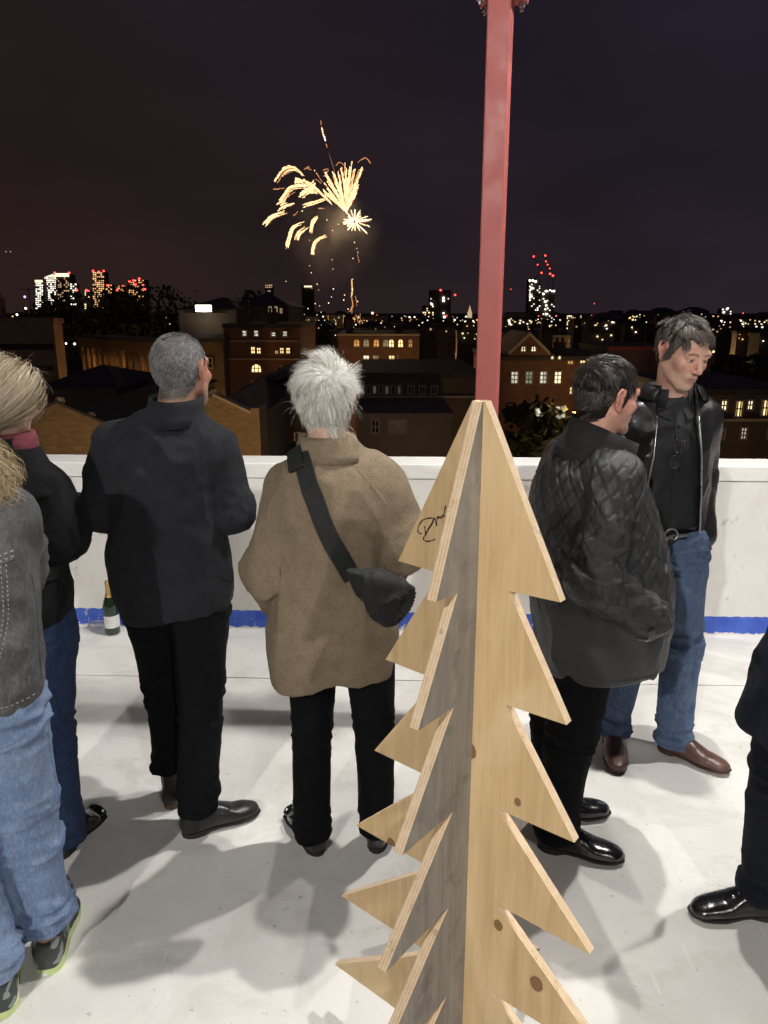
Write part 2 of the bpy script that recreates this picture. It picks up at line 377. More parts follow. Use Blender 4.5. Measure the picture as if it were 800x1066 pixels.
# ------------------------------------------------------------------ champagne bottle and litter at the foot of the wall
bp = (-1.575, wy(-1.575) - .09, .0005)
bt = thing('champagne_bottle', 'dark green champagne bottle with gold foil neck standing at the wall foot', 'bottle', bp)
gl = NB('bottle_glass'); gl.fin((.012, .03, .012), .06, Specular_IOR_Level=.6, Coat_Weight=.5)
MB().lathe([(0, 0), (.036, 0), (.043, .006), (.0435, .02), (.0435, .15), (.041, .175), (.033, .205), (.022, .235), (.0165, .262), (.0155, .3), (.0165, .302), (.0165, .312), (0, .312)], 32).build('glass', gl.m, bt, True)
MB().lathe([(.0262, .228), (.0225, .238), (.0175, .262), (.0165, .298), (.0185, .3), (.0185, .314), (.014, .322), (0, .323)], 32).build('foil', pm('gold_foil', (.62, .42, .16), .35, .2, 30, 90, .8, .003, metal=.8), bt, True)
lb = MB(); N_ = 14
for i in range(N_ + 1):
    a = R(-135 + 150 * i / N_); lb.V += [(.0442 * math.cos(a), .0442 * math.sin(a), .045), (.0442 * math.cos(a), .0442 * math.sin(a), .118)]
lb.add([], []); lb.F = [(2 * i, 2 * i + 2, 2 * i + 3, 2 * i + 1) for i in range(N_)]; lb.M = [0] * N_
lb.build('paper_label', pm('paper_white', (.72, .71, .68), .6, .08, 30), bt, True)
def crumple(name, label, loc, r, m, seed):
    bm = bmesh.new(); bmesh.ops.create_icosphere(bm, subdivisions=3, radius=1); V = np.array([v.co[:] for v in bm.verts]); Fc = [[v.index for v in f.verts] for f in bm.faces]; bm.free()
    V = V * (1 + .5 * (noise3(V * 2.6, seed)[:, None] - .5)) * np.array(r); V[:, 2] = (V[:, 2] + r[2] * .45).clip(.001)
    o = mesh(name, V, Fc, m, None, False); o.location = loc; return tag(o, label, 'litter')
crumple('paper_scrap', 'crumpled white paper scrap left of the bottle', (*GR(88, 650)[:2], .001), (.03, .025, .03), MATS['paper_white'], 3)
b_ = NB('clear_film'); b_.fin((.85, .87, .9), .15, b_.bump(b_.noise(40, 4), .8, .01), Transmission_Weight=.7, Alpha=.75)
crumple('plastic_wrap', 'crumpled clear plastic wrap between paper scrap and bottle', (*GR(103, 653)[:2], .001), (.06, .035, .028), b_.m, 5)
# ------------------------------------------------------------------ signed-distance modelling for people and clothes
f32 = np.float32
class Grid:
    def __init__(s, xs, ys, zs):
        s.xs, s.ys, s.zs = (np.asarray(a, f32) for a in (xs, ys, zs))
        s.X = s.xs[:, None, None]; s.Y = s.ys[None, :, None]; s.Z = s.zs[None, None, :]
        s.P = (s.X, s.Y, s.Z)
    @staticmethod
    def uni(lo, hi, v): return Grid(*[np.arange(a, b + v, v) for a, b in zip(lo, hi)])
    def net(s, D):
        D = np.broadcast_to(D, (len(s.xs), len(s.ys), len(s.zs))); I = D < 0
        n = [k - 1 for k in D.shape]
        cnt = np.zeros(n, np.int8); cor = [(a, b, c) for a in (0, 1) for b in (0, 1) for c in (0, 1)]
        for a, b, c in cor: cnt += I[a:a + n[0], b:b + n[1], c:c + n[2]]
        act = (cnt > 0) & (cnt < 8); ix = np.argwhere(act); idm = -np.ones(n, np.int32); idm[act] = np.arange(len(ix))
        val = {c: D[ix[:, 0] + c[0], ix[:, 1] + c[1], ix[:, 2] + c[2]] for c in cor}
        pos = {c: np.stack([s.xs[ix[:, 0] + c[0]], s.ys[ix[:, 1] + c[1]], s.zs[ix[:, 2] + c[2]]], 1) for c in cor}
        acc = np.zeros((len(ix), 3)); num = np.zeros(len(ix))
        for a in cor:
            for ax in range(3):
                if a[ax]: continue
                b = list(a); b[ax] = 1; b = tuple(b); va, vb = val[a], val[b]; m = (va < 0) != (vb < 0)
                t = np.where(m, va / np.where(va == vb, 1, va - vb), 0)[:, None]
                acc += np.where(m[:, None], pos[a] + t * (pos[b] - pos[a]), 0); num += m
        V = acc / num[:, None]; Fs = []
        for ax in range(3):
            o = [(1, 2), (2, 0), (0, 1)][ax]; sl0 = [slice(None)] * 3; sl1 = [slice(None)] * 3
            sl0[ax] = slice(0, -1); sl1[ax] = slice(1, None)
            for q in o: sl0[q] = slice(1, -1); sl1[q] = slice(1, -1)
            A, B = I[tuple(sl0)], I[tuple(sl1)]; e = np.argwhere(A != B); 
            if not len(e): continue
            ins = A[e[:, 0], e[:, 1], e[:, 2]]; c = e.copy(); c[:, o[0]] += 1; c[:, o[1]] += 1
            def cell(d0, d1):
                k = c.copy(); k[:, o[0]] += d0; k[:, o[1]] += d1; return idm[k[:, 0], k[:, 1], k[:, 2]]
            q = np.stack([cell(-1, -1), cell(0, -1), cell(0, 0), cell(-1, 0)], 1)
            q[~ins] = q[~ins][:, ::-1]; Fs.append(q)
        return V, np.concatenate(Fs)
def cap(P, a, b, ra, rb):
    X, Y, Z = P; d = [b[i] - a[i] for i in range(3)]; bb = sum(q * q for q in d) + 1e-9
    x, y, z = X - f32(a[0]), Y - f32(a[1]), Z - f32(a[2])
    t = np.clip((x * f32(d[0]) + y * f32(d[1]) + z * f32(d[2])) / f32(bb), 0, 1)
    return np.sqrt((x - t * f32(d[0])) ** 2 + (y - t * f32(d[1])) ** 2 + (z - t * f32(d[2])) ** 2) - (f32(ra) + f32(rb - ra) * t)
def chain(P, pts, rs, k=.02):
    d = None
    for i in range(len(pts) - 1):
        e = cap(P, pts[i], pts[i + 1], rs[i], rs[i + 1]); d = e if d is None else smin(d, e, k)
    return d
def ell(P, c, r):
    x, y, z = (P[i] - f32(c[i]) for i in range(3)); r = [f32(q) for q in r]
    k0 = np.sqrt((x / r[0]) ** 2 + (y / r[1]) ** 2 + (z / r[2]) ** 2); k1 = np.sqrt((x / r[0] ** 2) ** 2 + (y / r[1] ** 2) ** 2 + (z / r[2] ** 2) ** 2) + f32(1e-6)
    return k0 * (k0 - 1) / k1
def smin(a, b, k):
    k = np.asarray(k, f32); h = np.clip(.5 + .5 * (b - a) / k, 0, 1); return b + (a - b) * h - k * h * (1 - h)
def smax(a, b, k): return -smin(-a, -b, k)
def herm(x, xs, ys):
    xs = np.asarray(xs, float); ys = np.asarray(ys, float); o = np.argsort(xs); xs, ys = xs[o], ys[o]
    m = np.gradient(ys, xs) if len(xs) > 2 else np.full(len(xs), (ys[-1] - ys[0]) / (xs[-1] - xs[0]))
    x = np.clip(x, xs[0], xs[-1]); i = np.clip(np.searchsorted(xs, x) - 1, 0, len(xs) - 2); h = xs[i + 1] - xs[i]; t = (x - xs[i]) / h
    return ((2 * t ** 3 - 3 * t * t + 1) * ys[i] + (t ** 3 - 2 * t * t + t) * h * m[i] + (-2 * t ** 3 + 3 * t * t) * ys[i + 1] + (t ** 3 - t * t) * h * m[i + 1]).astype(f32)
def loft(P, rows, n=2.2, ax=2, capk=.02):
    """rows (s, c0, c1, r0, r1) along axis ax; the two other axes in cyclic x<y<z order"""
    o = [i for i in range(3) if i != ax]; s = P[ax]; r = np.array(rows, float); S = r[:, 0]
    c0, c1, r0, r1 = (herm(s, S, r[:, i]) for i in (1, 2, 3, 4))
    u = np.abs((P[o[0]] - c0) / r0) + f32(1e-6); v = np.abs((P[o[1]] - c1) / r1) + f32(1e-6)
    d = ((u ** f32(n) + v ** f32(n)) ** f32(1 / n) - 1) * np.minimum(r0, r1)
    return smax(d, np.maximum(s - f32(S.max()), f32(S.min()) - s), capk)
def normals(V, Fq):
    n = np.zeros_like(V); a = V[Fq[:, 2]] - V[Fq[:, 0]]; b = V[Fq[:, 3]] - V[Fq[:, 1]]; c = np.cross(a, b)
    for i in range(4): np.add.at(n, Fq[:, i], c)
    return n / (np.linalg.norm(n, axis=1, keepdims=True) + 1e-9)
def relax(V, Fq, it=2, w=.5):
    for _ in range(it):
        s = np.zeros_like(V); k = np.zeros(len(V))
        for i in range(4):
            for j in (1, 3): np.add.at(s, Fq[:, i], V[Fq[:, (i + j) % 4]]); np.add.at(k, Fq[:, i], 1)
        V = V + w * (s / np.maximum(k, 1)[:, None] - V)
    return V
def folds(V, Fq, layers):
    N = normals(V, Fq); zz = (V[:, 2] - V[:, 2].min()) / .07; damp = np.clip(zz, 0.12, 1)
    d = 0
    for kind, sc, amp, seed in layers:
        p = V * np.array(sc) + seed * 3.7
        d = d + amp * (ridged(p, seed) - .35 if kind == 'r' else fbm(p, seed) - .5)
    return V + N * (np.asarray(d) * damp)[:, None]
def rotm(yaw=0, pitch=0, roll=0):      # head: yaw left +, pitch up +, roll
    return np.array(Matrix.Rotation(yaw, 3, 'Z') @ Matrix.Rotation(pitch, 3, 'X') @ Matrix.Rotation(roll, 3, 'Y'))

# ---- head in its own frame: centre between the ears, facing +y
def head_sdf(P, male=True, jaw=1.0):
    d = ell(P, (0, -.016, .036), (.0755, .095, .083))
    d = smin(d, ell(P, (0, .028, -.03), (.060, .064, .078)), .03)
    for s in (-1, 1):
        d = smin(d, cap(P, (s * .055, -.006, -.048), (s * .022, .066, -.098 * jaw), .016, .016), .03)
        d = smin(d, ell(P, (s * .043, .062, -.024), (.021, .019, .017)), .022)
    d = smin(d, ell(P, (0, .072, -.100 * jaw), (.023, .019, .017)), .022)
    d = smin(d, cap(P, (-.042, .075, .024), (.042, .075, .024), .0125, .0125), .018)
    for s in (-1, 1):
        d = smax(d, -ell(P, (s * .032, .107, .004), (.021, .022, .0135)), .014)
        d = smin(d, ell(P, (s * .0315, .0765, .003), (.0150, .0120, .0115)), .004)
    d = smin(d, cap(P, (0, .088, .016), (0, .112, -.028), .0075, .0108), .012)
    for s in (-1, 1):
        d = smin(d, ell(P, (s * .0125, .1, -.033), (.0085, .010, .0075)), .006)
        d = smax(d, -ell(P, (s * .0065, .106, -.0415), (.0038, .005, .0045)), .003)
    d = smin(d, ell(P, (0, .082, -.061), (.027, .017, .019)), .014)
    d = smin(d, cap(P, (-.019, .0925, -.0595), (.019, .0925, -.0595), .0042, .0042), .006)
    d = smin(d, cap(P, (-.016, .0925, -.0715), (.016, .0925, -.0715), .0052, .0052), .006)
    d = smax(d, -cap(P, (-.023, .096, -.0655), (.023, .096, -.0655), .0016, .0016), .004)
    for s in (-1, 1):                  # ears: plate, rim, lobe
        e = ell(P, (s * .0775, -.012, -.004), (.0065, .0165, .030))
        rim = [(s * .079, .004, .012), (s * .083, -.002, .027), (s * .087, -.018, .030), (s * .089, -.029, .018), (s * .087, -.029, .0), (s * .082, -.02, -.02)]
        e = smin(e, chain(P, rim, [.0042] * 5 + [.0035], .003), .005)
        e = smin(e, ell(P, (s * .079, -.008, -.031), (.0055, .0085, .0095)), .006)
        e = smax(e, -ell(P, (s * .0895, -.009, -.002), (.0085, .0085, .013)), .004)
        d = smin(d, e, .006)
    return d
def face_color(q, skin, lip, brow, hairc, stub=0, eyes=True):
    x, y, z = np.abs(q[:, 0]), q[:, 1], q[:, 2]; c = np.tile(np.array(skin, float), (len(q), 1))
    v = fbm(q * 60, 3); c *= (1 + .34 * (v - .5))[:, None]; c *= 1 + np.array([.10, -.06, -.08]) * (fbm(q * 26 + 9, 7)[:, None] - .5) * 2
    red = np.exp(-(((x - .045) / .022) ** 2 + ((z + .03) / .022) ** 2)) * (y > .03) + .8 * np.exp(-((x / .014) ** 2 + ((z + .03) / .014) ** 2)) * (y > .09) + .8 * np.exp(-(((x - .085) / .01) ** 2))
    c *= 1 - np.array([0, .22, .2]) * red.clip(0, 1)[:, None]
    def mixin(m, col):
        nonlocal c
        m = np.clip(m, 0, 1)[:, None]; c = c * (1 - m) + np.array(col) * m
    if stub:
        m = ((z < -.035 + .03 * np.clip((x - .03) / .04, 0, 1)) & (y > -.03) & ~((x < .024) & (z > -.05) & (y > .06))); mixin(m * stub * (.6 + .4 * noise3(q * 500, 5)), hairc)
    mixin(np.exp(-(((z + .0655) / .0085) ** 4 + (x / .023) ** 6)) * (y > .08) * .75, lip)
    mixin(np.exp(-(((z + .0655) / .0016) ** 2 + (x / .021) ** 6)) * (y > .075) * .8, (.05, .02, .018))
    if eyes:
        bz = .0225 + .004 * np.sin(np.clip((x - .012) / .04, 0, 1) * 3.1)
        mixin(np.exp(-(((z - bz) / .0045) ** 4)) * ((x > .012) & (x < .053)) * (y > .05) * (.5 + .5 * noise3(q * np.array([300, 300, 900]), 8)), brow)
        e = np.exp(-(((x - .0315) / .0125) ** 4 + ((z - .001) / .0042) ** 4)) * (y > .06); mixin(e, (.42, .38, .36))
        mixin(np.exp(-(((x - .0305) / .0052) ** 4 + ((z - .001) / .0046) ** 4)) * (y > .06), (.02, .013, .01))
        mixin(np.exp(-(((x - .0315) / .0145) ** 4 + ((z - .0058) / .0016) ** 4)) * (y > .06) * .9, (.035, .02, .016))
    return c
def mat_skin(name):
    if name in MATS: return MATS[name]
    b = NB(name); a = b.n('ShaderNodeVertexColor', layer_name='Col'); nn = b.bump(b.noise(380, 3), .5, .0009); nn = b.bump(b.noise(70, 4), .3, .002, nn)
    b.fin(a.outputs[0], b.ramp(b.noise(40, 3), [(.3, .42), (.7, .58)]), nn, Subsurface_Weight=.12, Subsurface_Scale=.006)
    b.b.inputs['Subsurface Radius'].default_value = (1, .35, .2)
    MATS[name] = b.m; return b.m
def mat_hair(name, spec=.4, rough=.42):
    if name in MATS: return MATS[name]
    b = NB(name); a = b.n('ShaderNodeVertexColor', layer_name='Col'); b.fin(a.outputs[0], rough, Specular_IOR_Level=spec); MATS[name] = b.m; return b.m

def hand(wrist, fwd, palm_n, side, s=1.0, curl=.5):
    """palm and five bent fingers; returns V,F. fwd: finger direction, palm_n: palm normal, side: +1 thumb on cross side"""
    fwd = Vector(fwd).normalized(); pn = Vector(palm_n); pn = (pn - fwd * pn.dot(fwd)).normalized(); lat = fwd.cross(pn) * side; w = Vector(wrist)
    pts = lambda a, b, c: np.array(w + fwd * a * s + lat * b * s + pn * c * s)
    g0 = w + fwd * .09 * s; G = Grid.uni([q - .125 for q in g0], [q + .125 for q in g0], .004); P = G.P
    d = cap(P, pts(-.03, 0, 0), pts(.01, 0, 0), .026, .026)
    for k, b in enumerate((-.028, -.009, .010, .028)):
        d = smin(d, cap(P, pts(.012, b * .6, 0), pts(.088 - abs(k - 1.4) * .004, b, 0), .014, .0105), .012)
    for k, (b, L) in enumerate(((-.029, .062), (-.0095, .076), (.0105, .082), (.030, .074))):
        p = Vector((.085 - abs(k - 1.6) * .004, b, 0)); a = curl * .5; ch = [pts(*p)]; 
        for j, fr in enumerate((.45, .30, .25)):
            a += curl * (.45 if j else .2); p = p + Vector((math.cos(a), b * .25, math.sin(a))) * L * fr; ch.append(pts(*p))
        d = smin(d, chain(P, ch, [.0092, .0085, .0078, .0066], .002), .005)
    th = [pts(.02, .026, .004), pts(.052, .05, .014), pts(.08, .056, .026), pts(.102, .054, .036)]
    d = smin(d, chain(P, th, [.014, .0115, .0098, .0078], .004), .01)
    return G.net(d)
def build_body(t, sk, st=.0036, skin=(.50, .30, .22), lip=(.36, .15, .12), brow=(.05, .035, .03), hairc=(.06, .045, .04), stub=0, jaw=1.0, eyes=True, hands=(), scalpc=None):
    hc = np.array(sk['head']); Rm = rotm(*sk.get('hrot', (0, 0, 0))); hs = sk.get('hs', 1.0)
    fx = np.arange(hc[0] - .125, hc[0] + .126, st); fy = np.arange(hc[1] - .135, hc[1] + .136, st); fz = np.arange(hc[2] - .17, hc[2] + .128, st)
    J = np.array([sk[k][i] for k in ('sh', 'el', 'wr', 'hip', 'kn', 'an') for i in (0, 1)]); lo = J.min(0) - .14; hi = J.max(0) + .14
    def axis(fine, a, b, st): return np.concatenate([np.arange(fine[0] - st, min(a, fine[0] - st), -st)[::-1], fine, np.arange(fine[-1] + st, max(b, fine[-1] + st), st)])
    G = Grid(axis(fx, lo[0], hi[0], .014), axis(fy, lo[1], hi[1], .014), axis(fz, -.0, hc[2] + .13, .014))
    P = G.P; nb = np.array(sk['neck']); hp = (np.array(sk['hip'][0]) + np.array(sk['hip'][1])) / 2; sm = (np.array(sk['sh'][0]) + np.array(sk['sh'][1])) / 2
    d = cap(P, hp + [0, 0, .04], sm - [0, 0, .12], .100, .100)
    d = smin(d, cap(P, np.array(sk['sh'][0]) * .85 + sm * .15 - [0, 0, .02], np.array(sk['sh'][1]) * .85 + sm * .15 - [0, 0, .02], .045, .045), .06)
    d = smin(d, cap(P, nb - [0, 0, .03], hc + Rm @ np.array([0, -.022, -.035]) * hs, .060, .056 * hs), .03)
    for i in (0, 1):
        d = smin(d, chain(P, [sk['sh'][i], sk['el'][i], sk['wr'][i]], [.048, .040, .027], .02), .04)
        d = smin(d, chain(P, [sk['hip'][i], sk['kn'][i], sk['an'][i]], [.085, .055, .038], .03), .05)
        fd = sk['foot'][i]; a = np.array(sk['an'][i]); d = smin(d, cap(P, (a[0], a[1], .055), (a[0] + .11 * math.sin(fd), a[1] + .11 * math.cos(fd), .045), .032, .024), .02)
    # head on the fine block
    ix = [np.searchsorted(ax_, (f_[0] - 1e-4, f_[-1] + 1e-4)) for ax_, f_ in zip((G.xs, G.ys, G.zs), (fx, fy, fz))]
    sl = tuple(slice(a, b) for a, b in ix)
    q = np.stack(np.meshgrid(G.xs[sl[0]] - hc[0], G.ys[sl[1]] - hc[1], G.zs[sl[2]] - hc[2], indexing='ij'), -1) @ Rm / hs
    H = head_sdf((q[..., 0].astype(f32), q[..., 1].astype(f32), q[..., 2].astype(f32)), jaw=jaw) * hs
    D = np.array(np.broadcast_to(d, (len(G.xs), len(G.ys), len(G.zs)))); D[sl] = smin(D[sl], H.astype(f32), .018)
    V, Fq = G.net(D)
    for hd in hands:
        v2, f2 = hand(*hd); Fq = np.concatenate([Fq, f2 + len(V)]); V = np.concatenate([V, v2])
    hq = ((V - hc) @ Rm) / hs
    col = face_color(hq, skin, lip, brow, hairc, stub, eyes)
    if scalpc is not None:
        ln = np.interp(hq[:, 1], HL_Y, HL_Z); m = np.clip((hq[:, 2] - ln) / .012 + .3 * (noise3(hq * 150, 4) - .5), 0, 1) * (np.linalg.norm(hq, axis=1) < .16) * ~((np.abs(hq[:, 0]) > .0745) & (hq[:, 1] > -.036) & (hq[:, 1] < .012) & (hq[:, 2] < .036)); m = (m * .9)[:, None]; col = col * (1 - m) + np.array(scalpc) * m
    o = mesh('body', V, Fq, mat_skin('skin'), t, True, cols=col)
    return o, V, hq, hc, Rm, hs
HL_Y = [-.12, -.085, -.06, -.035, -.028, -.012, .004, .012, .022, .034, .05, .07, .1]
HL_Z = [-.085, -.085, -.08, -.06, -.01, .034, .030, -.025, -.025, .012, .045, .066, .072]
def hair(t, body, style, n, length, cA, cB, width=.0011, seg=6, clump=160, seed=1, hl=None, mat=None, lift=.5, wild=.3, grav=.3, name='hair', roots=None, tie=None, pull=.10):
    """tapered strands rooted on the scalp; style(q, n) -> comb direction in the head frame"""
    _, V, hq, hc, Rm, hs = body; rg = np.random.default_rng(seed)
    line = np.interp(hq[:, 1], HL_Y, HL_Z if hl is None else hl)
    ok = (hq[:, 2] > line + .006 * (noise3(hq * 90, seed) - .5)) & (np.abs(hq[:, 0]) < .082) & (np.linalg.norm(hq, axis=1) < .16) & (hq[:, 2] > -.125)
    if roots is not None: ok &= roots(hq)
    # leave the ears bare
    ear = (np.abs(hq[:, 0]) > .0745) & (hq[:, 1] > -.036) & (hq[:, 1] < .012) & (hq[:, 2] < .036); ok &= ~ear
    S = hq[ok]; idx = rg.integers(0, len(S), n); p = S[idx] + rg.normal(0, .0012, (n, 3))
    ctr = np.array([0, -.016, .02]); rad = np.array([.0755, .095, .09])
    nrm = (p - ctr) / rad ** 2; nrm /= np.linalg.norm(nrm, axis=1, keepdims=True)
    ci = rg.integers(0, n, clump); cp = p[ci]; cl = np.argmin(((p[:, None, :] - cp[None]) ** 2).sum(-1), 1) if n * clump < 4e6 else np.concatenate([np.argmin(((a[:, None, :] - cp[None]) ** 2).sum(-1), 1) for a in np.array_split(p, 12)])
    coff = rg.normal(0, 1, (clump, 3))[cl] * wild; clen = rg.uniform(.75, 1.2, clump)[cl]
    comb = style(p, nrm); comb -= nrm * (comb * nrm).sum(1, keepdims=True); comb /= np.linalg.norm(comb, axis=1, keepdims=True) + 1e-9
    L = (length(p) if callable(length) else np.full(n, length)) * clen * rg.uniform(.8, 1.15, n); st = (L / seg)[:, None]
    if tie is not None: L = np.linalg.norm(p - np.array(tie), axis=1) * 1.22 * rg.uniform(.9, 1.08, n); st = (L / seg)[:, None]
    lf = lift(p)[:, None] if callable(lift) else lift
    dirn = nrm * lf + comb + coff + rg.normal(0, .10, (n, 3)); dirn /= np.linalg.norm(dirn, axis=1, keepdims=True)
    g = Rm.T @ np.array([0, 0, -1.0]); pts = [p]; mid = p[ci][cl]
    for k in range(seg):
        dirn = dirn + g * grav * (k + 1) / seg + comb * .18 + (0 if tie is None else (np.array(tie) - pts[-1]) / (np.linalg.norm(np.array(tie) - pts[-1], axis=1, keepdims=True) + .02) * (.35 + 1.1 * k / seg)) + rg.normal(0, .05, (n, 3)); dirn /= np.linalg.norm(dirn, axis=1, keepdims=True)
        nx = pts[-1] + dirn * st
        e = np.sqrt((((nx - ctr) / rad) ** 2).sum(1)); push = np.where(e < 1.035, 1.035 / e, 1)[:, None]
        inz = (nx[:, 2:3] > -.09); nx = np.where(inz, ctr + (nx - ctr) * push, nx)
        cen = np.zeros((clump, 3)); np.add.at(cen, cl, nx); ct = np.bincount(cl, minlength=clump)[:, None]; cen /= np.maximum(ct, 1)
        rel = cen[cl] - nx; rel = rel - dirn * (rel * dirn).sum(1, keepdims=True); nx = nx + rel * pull * min(1, (k + 1) / seg * 1.2)
        pts.append(nx)
    Pn = np.stack(pts, 1) * hs @ Rm.T + hc                          # (n, seg+1, 3) in person frame
    T = np.gradient(Pn, axis=1); T /= np.linalg.norm(T, axis=2, keepdims=True) + 1e-9
    ref = (Pn - (hc + Rm @ ctr * hs)); ref /= np.linalg.norm(ref, axis=2, keepdims=True) + 1e-9; ref = ref + rg.normal(0, .45, (n, 1, 3)); U = np.cross(T, ref); U /= np.linalg.norm(U, axis=2, keepdims=True) + 1e-9
    w = width * np.linspace(1, .25, seg + 1)[None, :, None] * rg.uniform(.7, 1.3, (n, 1, 1))
    VV = np.stack([Pn - U * w, Pn + U * w], 2).reshape(-1, 3); b = (np.arange(n)[:, None] * (seg + 1) + np.arange(seg)[None, :]) * 2
    Fq = np.stack([b, b + 1, b + 3, b + 2], -1).reshape(-1, 4)
    mixf = np.clip(rg.normal(.5, .28, n) + .25 * (rg.uniform(0, 1, clump)[cl] - .5), 0, 1)[:, None]; sc = np.array(cA) * (1 - mixf) + np.array(cB) * mixf
    cols = np.repeat(sc, (seg + 1) * 2, 0)
    return mesh(name, VV, Fq, mat or mat_hair('hair_strands'), t, True, cols=cols)
def scalp(t, body, col, off=.004, hl=None, roots=None, seed=1):
    """thin cap of under-hair following the skull so that no skin shows between the strands"""
    _, V, hq, hc, Rm, hs = body
    G = Grid.uni((-.11, -.14, -.13), (.11, .12, .14), .005); P = G.P
    d = ell(P, (0, -.016, .036), (.0755 + off, .095 + off, .083 + off)); d = smin(d, ell(P, (0, -.040, -.04), (.052 + off, .036 + off, .06)), .03)
    line = np.interp(G.ys, HL_Y, HL_Z if hl is None else hl)[None, :, None].astype(f32)
    d = np.maximum(d, line - P[2]); d = np.maximum(d, P[1] - f32(.085)); V2, F2 = G.net(d)
    c = np.tile(np.array(col), (len(V2), 1)) * (.7 + .6 * noise3(V2 * 160, seed))[:, None]
    return mesh('hair_base', V2 * hs @ Rm.T + hc, F2, mat_hair('hair_under', .1, .95), t, True, cols=c)

def tail(t, guide, n, r0, r1, cA, cB, width, seed, name='ponytail', wave=.012):
    """loose tail of hair: strands following a guide line, spreading and waving"""
    rg = np.random.default_rng(seed); G_ = np.array([tuple(v) for v in catm(guide, 5)]); m = len(G_); off = rg.normal(0, 1, (n, 3)); off /= np.linalg.norm(off, axis=1, keepdims=True); off *= rg.random((n, 1)) ** .5
    s = np.linspace(0, 1, m); rad = r0 + (r1 - r0) * np.sin(s * 2.2); clp = rg.integers(0, 40, n); ph = rg.uniform(0, 6.28, 40)[clp]; am = rg.uniform(.4, 1.3, 40)[clp]; cut = rg.uniform(.75, 1.0, (n, 1))
    S_ = s[None] * cut; P0 = np.stack([np.interp(S_, s, G_[:, i]) for i in range(3)], -1); R0 = np.interp(S_, s, rad)
    Pn = P0 + off[:, None, :] * R0[..., None]; Pn[..., 0] += wave * am[:, None] * np.sin(S_ * 13 + ph[:, None]) * S_; Pn[..., 1] += wave * am[:, None] * np.cos(S_ * 11 + ph[:, None]) * S_
    T = np.gradient(Pn, axis=1); T /= np.linalg.norm(T, axis=2, keepdims=True) + 1e-9; U = np.cross(T, off[:, None, :] + rg.normal(0, .4, (n, 1, 3))); U /= np.linalg.norm(U, axis=2, keepdims=True) + 1e-9; w = width * np.linspace(1, .3, m)[None, :, None]
    VV = np.stack([Pn - U * w, Pn + U * w], 2).reshape(-1, 3); b = (np.arange(n)[:, None] * m + np.arange(m - 1)[None]) * 2; Fq = np.stack([b, b + 1, b + 3, b + 2], -1).reshape(-1, 4)
    mx_ = np.clip(rg.normal(.5, .25, (n, 1)) + .3 * (rg.random(40)[clp][:, None] - .5), 0, 1); sc = np.array(cA) * (1 - mx_) + np.array(cB) * mx_
    return mesh(name, VV, Fq, mat_hair('hair_strands'), t, True, cols=np.repeat(sc, m * 2, 0))
# ---- garments
def garment(name, t, fn, lo, hi, v, layers, mat, it=1, extra=None):
    G = Grid.uni(lo, hi, v); V, Fq = G.net(fn(G.P)); V = relax(V, Fq, it); V = folds(V, Fq, layers)
    if extra: V = extra(V, normals(V, Fq))
    o = mesh(name, V, Fq, mat, t); return o, V, Fq
def trousers_fn(sk, r_hip, r_kn, r_an, hem, top, waist, ry=1.0):
    def fn(P):
        hp = [(sk['hip'][i], sk['kn'][i], sk['an'][i]) for i in (0, 1)]; ds = []
        for i, (a, k, n) in enumerate(hp):
            hm = hem[i] if isinstance(hem, (list, tuple)) else hem
            an = [n[j] + (0 if n[2] == hm else 0) for j in range(3)]
            t = (n[2] - hm) / max(1e-3, k[2] - n[2]); ex = [n[j] - (k[j] - n[j]) * t * .4 for j in range(2)]
            rows = [(hm, ex[0], ex[1], r_an, r_an * ry), (n[2] + .10, n[0] * .8 + k[0] * .2, n[1] * .8 + k[1] * .2, r_an * .97, r_an * .97 * ry), (k[2], k[0], k[1], r_kn, r_kn * 1.02),
                    ((k[2] + a[2]) / 2, (k[0] + a[0]) / 2, (k[1] + a[1]) / 2, (r_kn + r_hip) / 2, (r_kn + r_hip) / 2 * 1.05), (a[2], a[0], a[1], r_hip, r_hip * 1.1), (a[2] + .06, a[0], a[1], r_hip * .9, r_hip)]
            ds.append(loft(P, rows, 2.1, capk=.006))
        d = smin(ds[0], ds[1], .022)
        hx = (np.array(sk['hip'][0]) + np.array(sk['hip'][1])) / 2
        pel = loft(P, [(hx[2] - .06, hx[0], hx[1], waist[0] * .86, waist[1] * .8), (hx[2] + .02, hx[0], hx[1], waist[0], waist[1]), (top, hx[0] + waist[2] if len(waist) > 2 else hx[0], hx[1], waist[0] * .93, waist[1] * .9)], 2.3)
        return smin(d, pel, .04)
    return fn
def cuffs(o, t, sk, V, Fq, hems, r, d, mat):
    bv = surf(V, Fq)
    for i in (0, 1):
        for dz in (.016, .03): x, y, _ = sk['an'][i]; seam('hem_stitch', o, bv, [(x - r * .92, y, hems[i] + dz), (x - r * .5, y, hems[i] + dz), (x, y, hems[i] + dz), (x + r * .5, y, hems[i] + dz), (x + r * .92, y, hems[i] + dz)], d, .0013, mat, .0002)
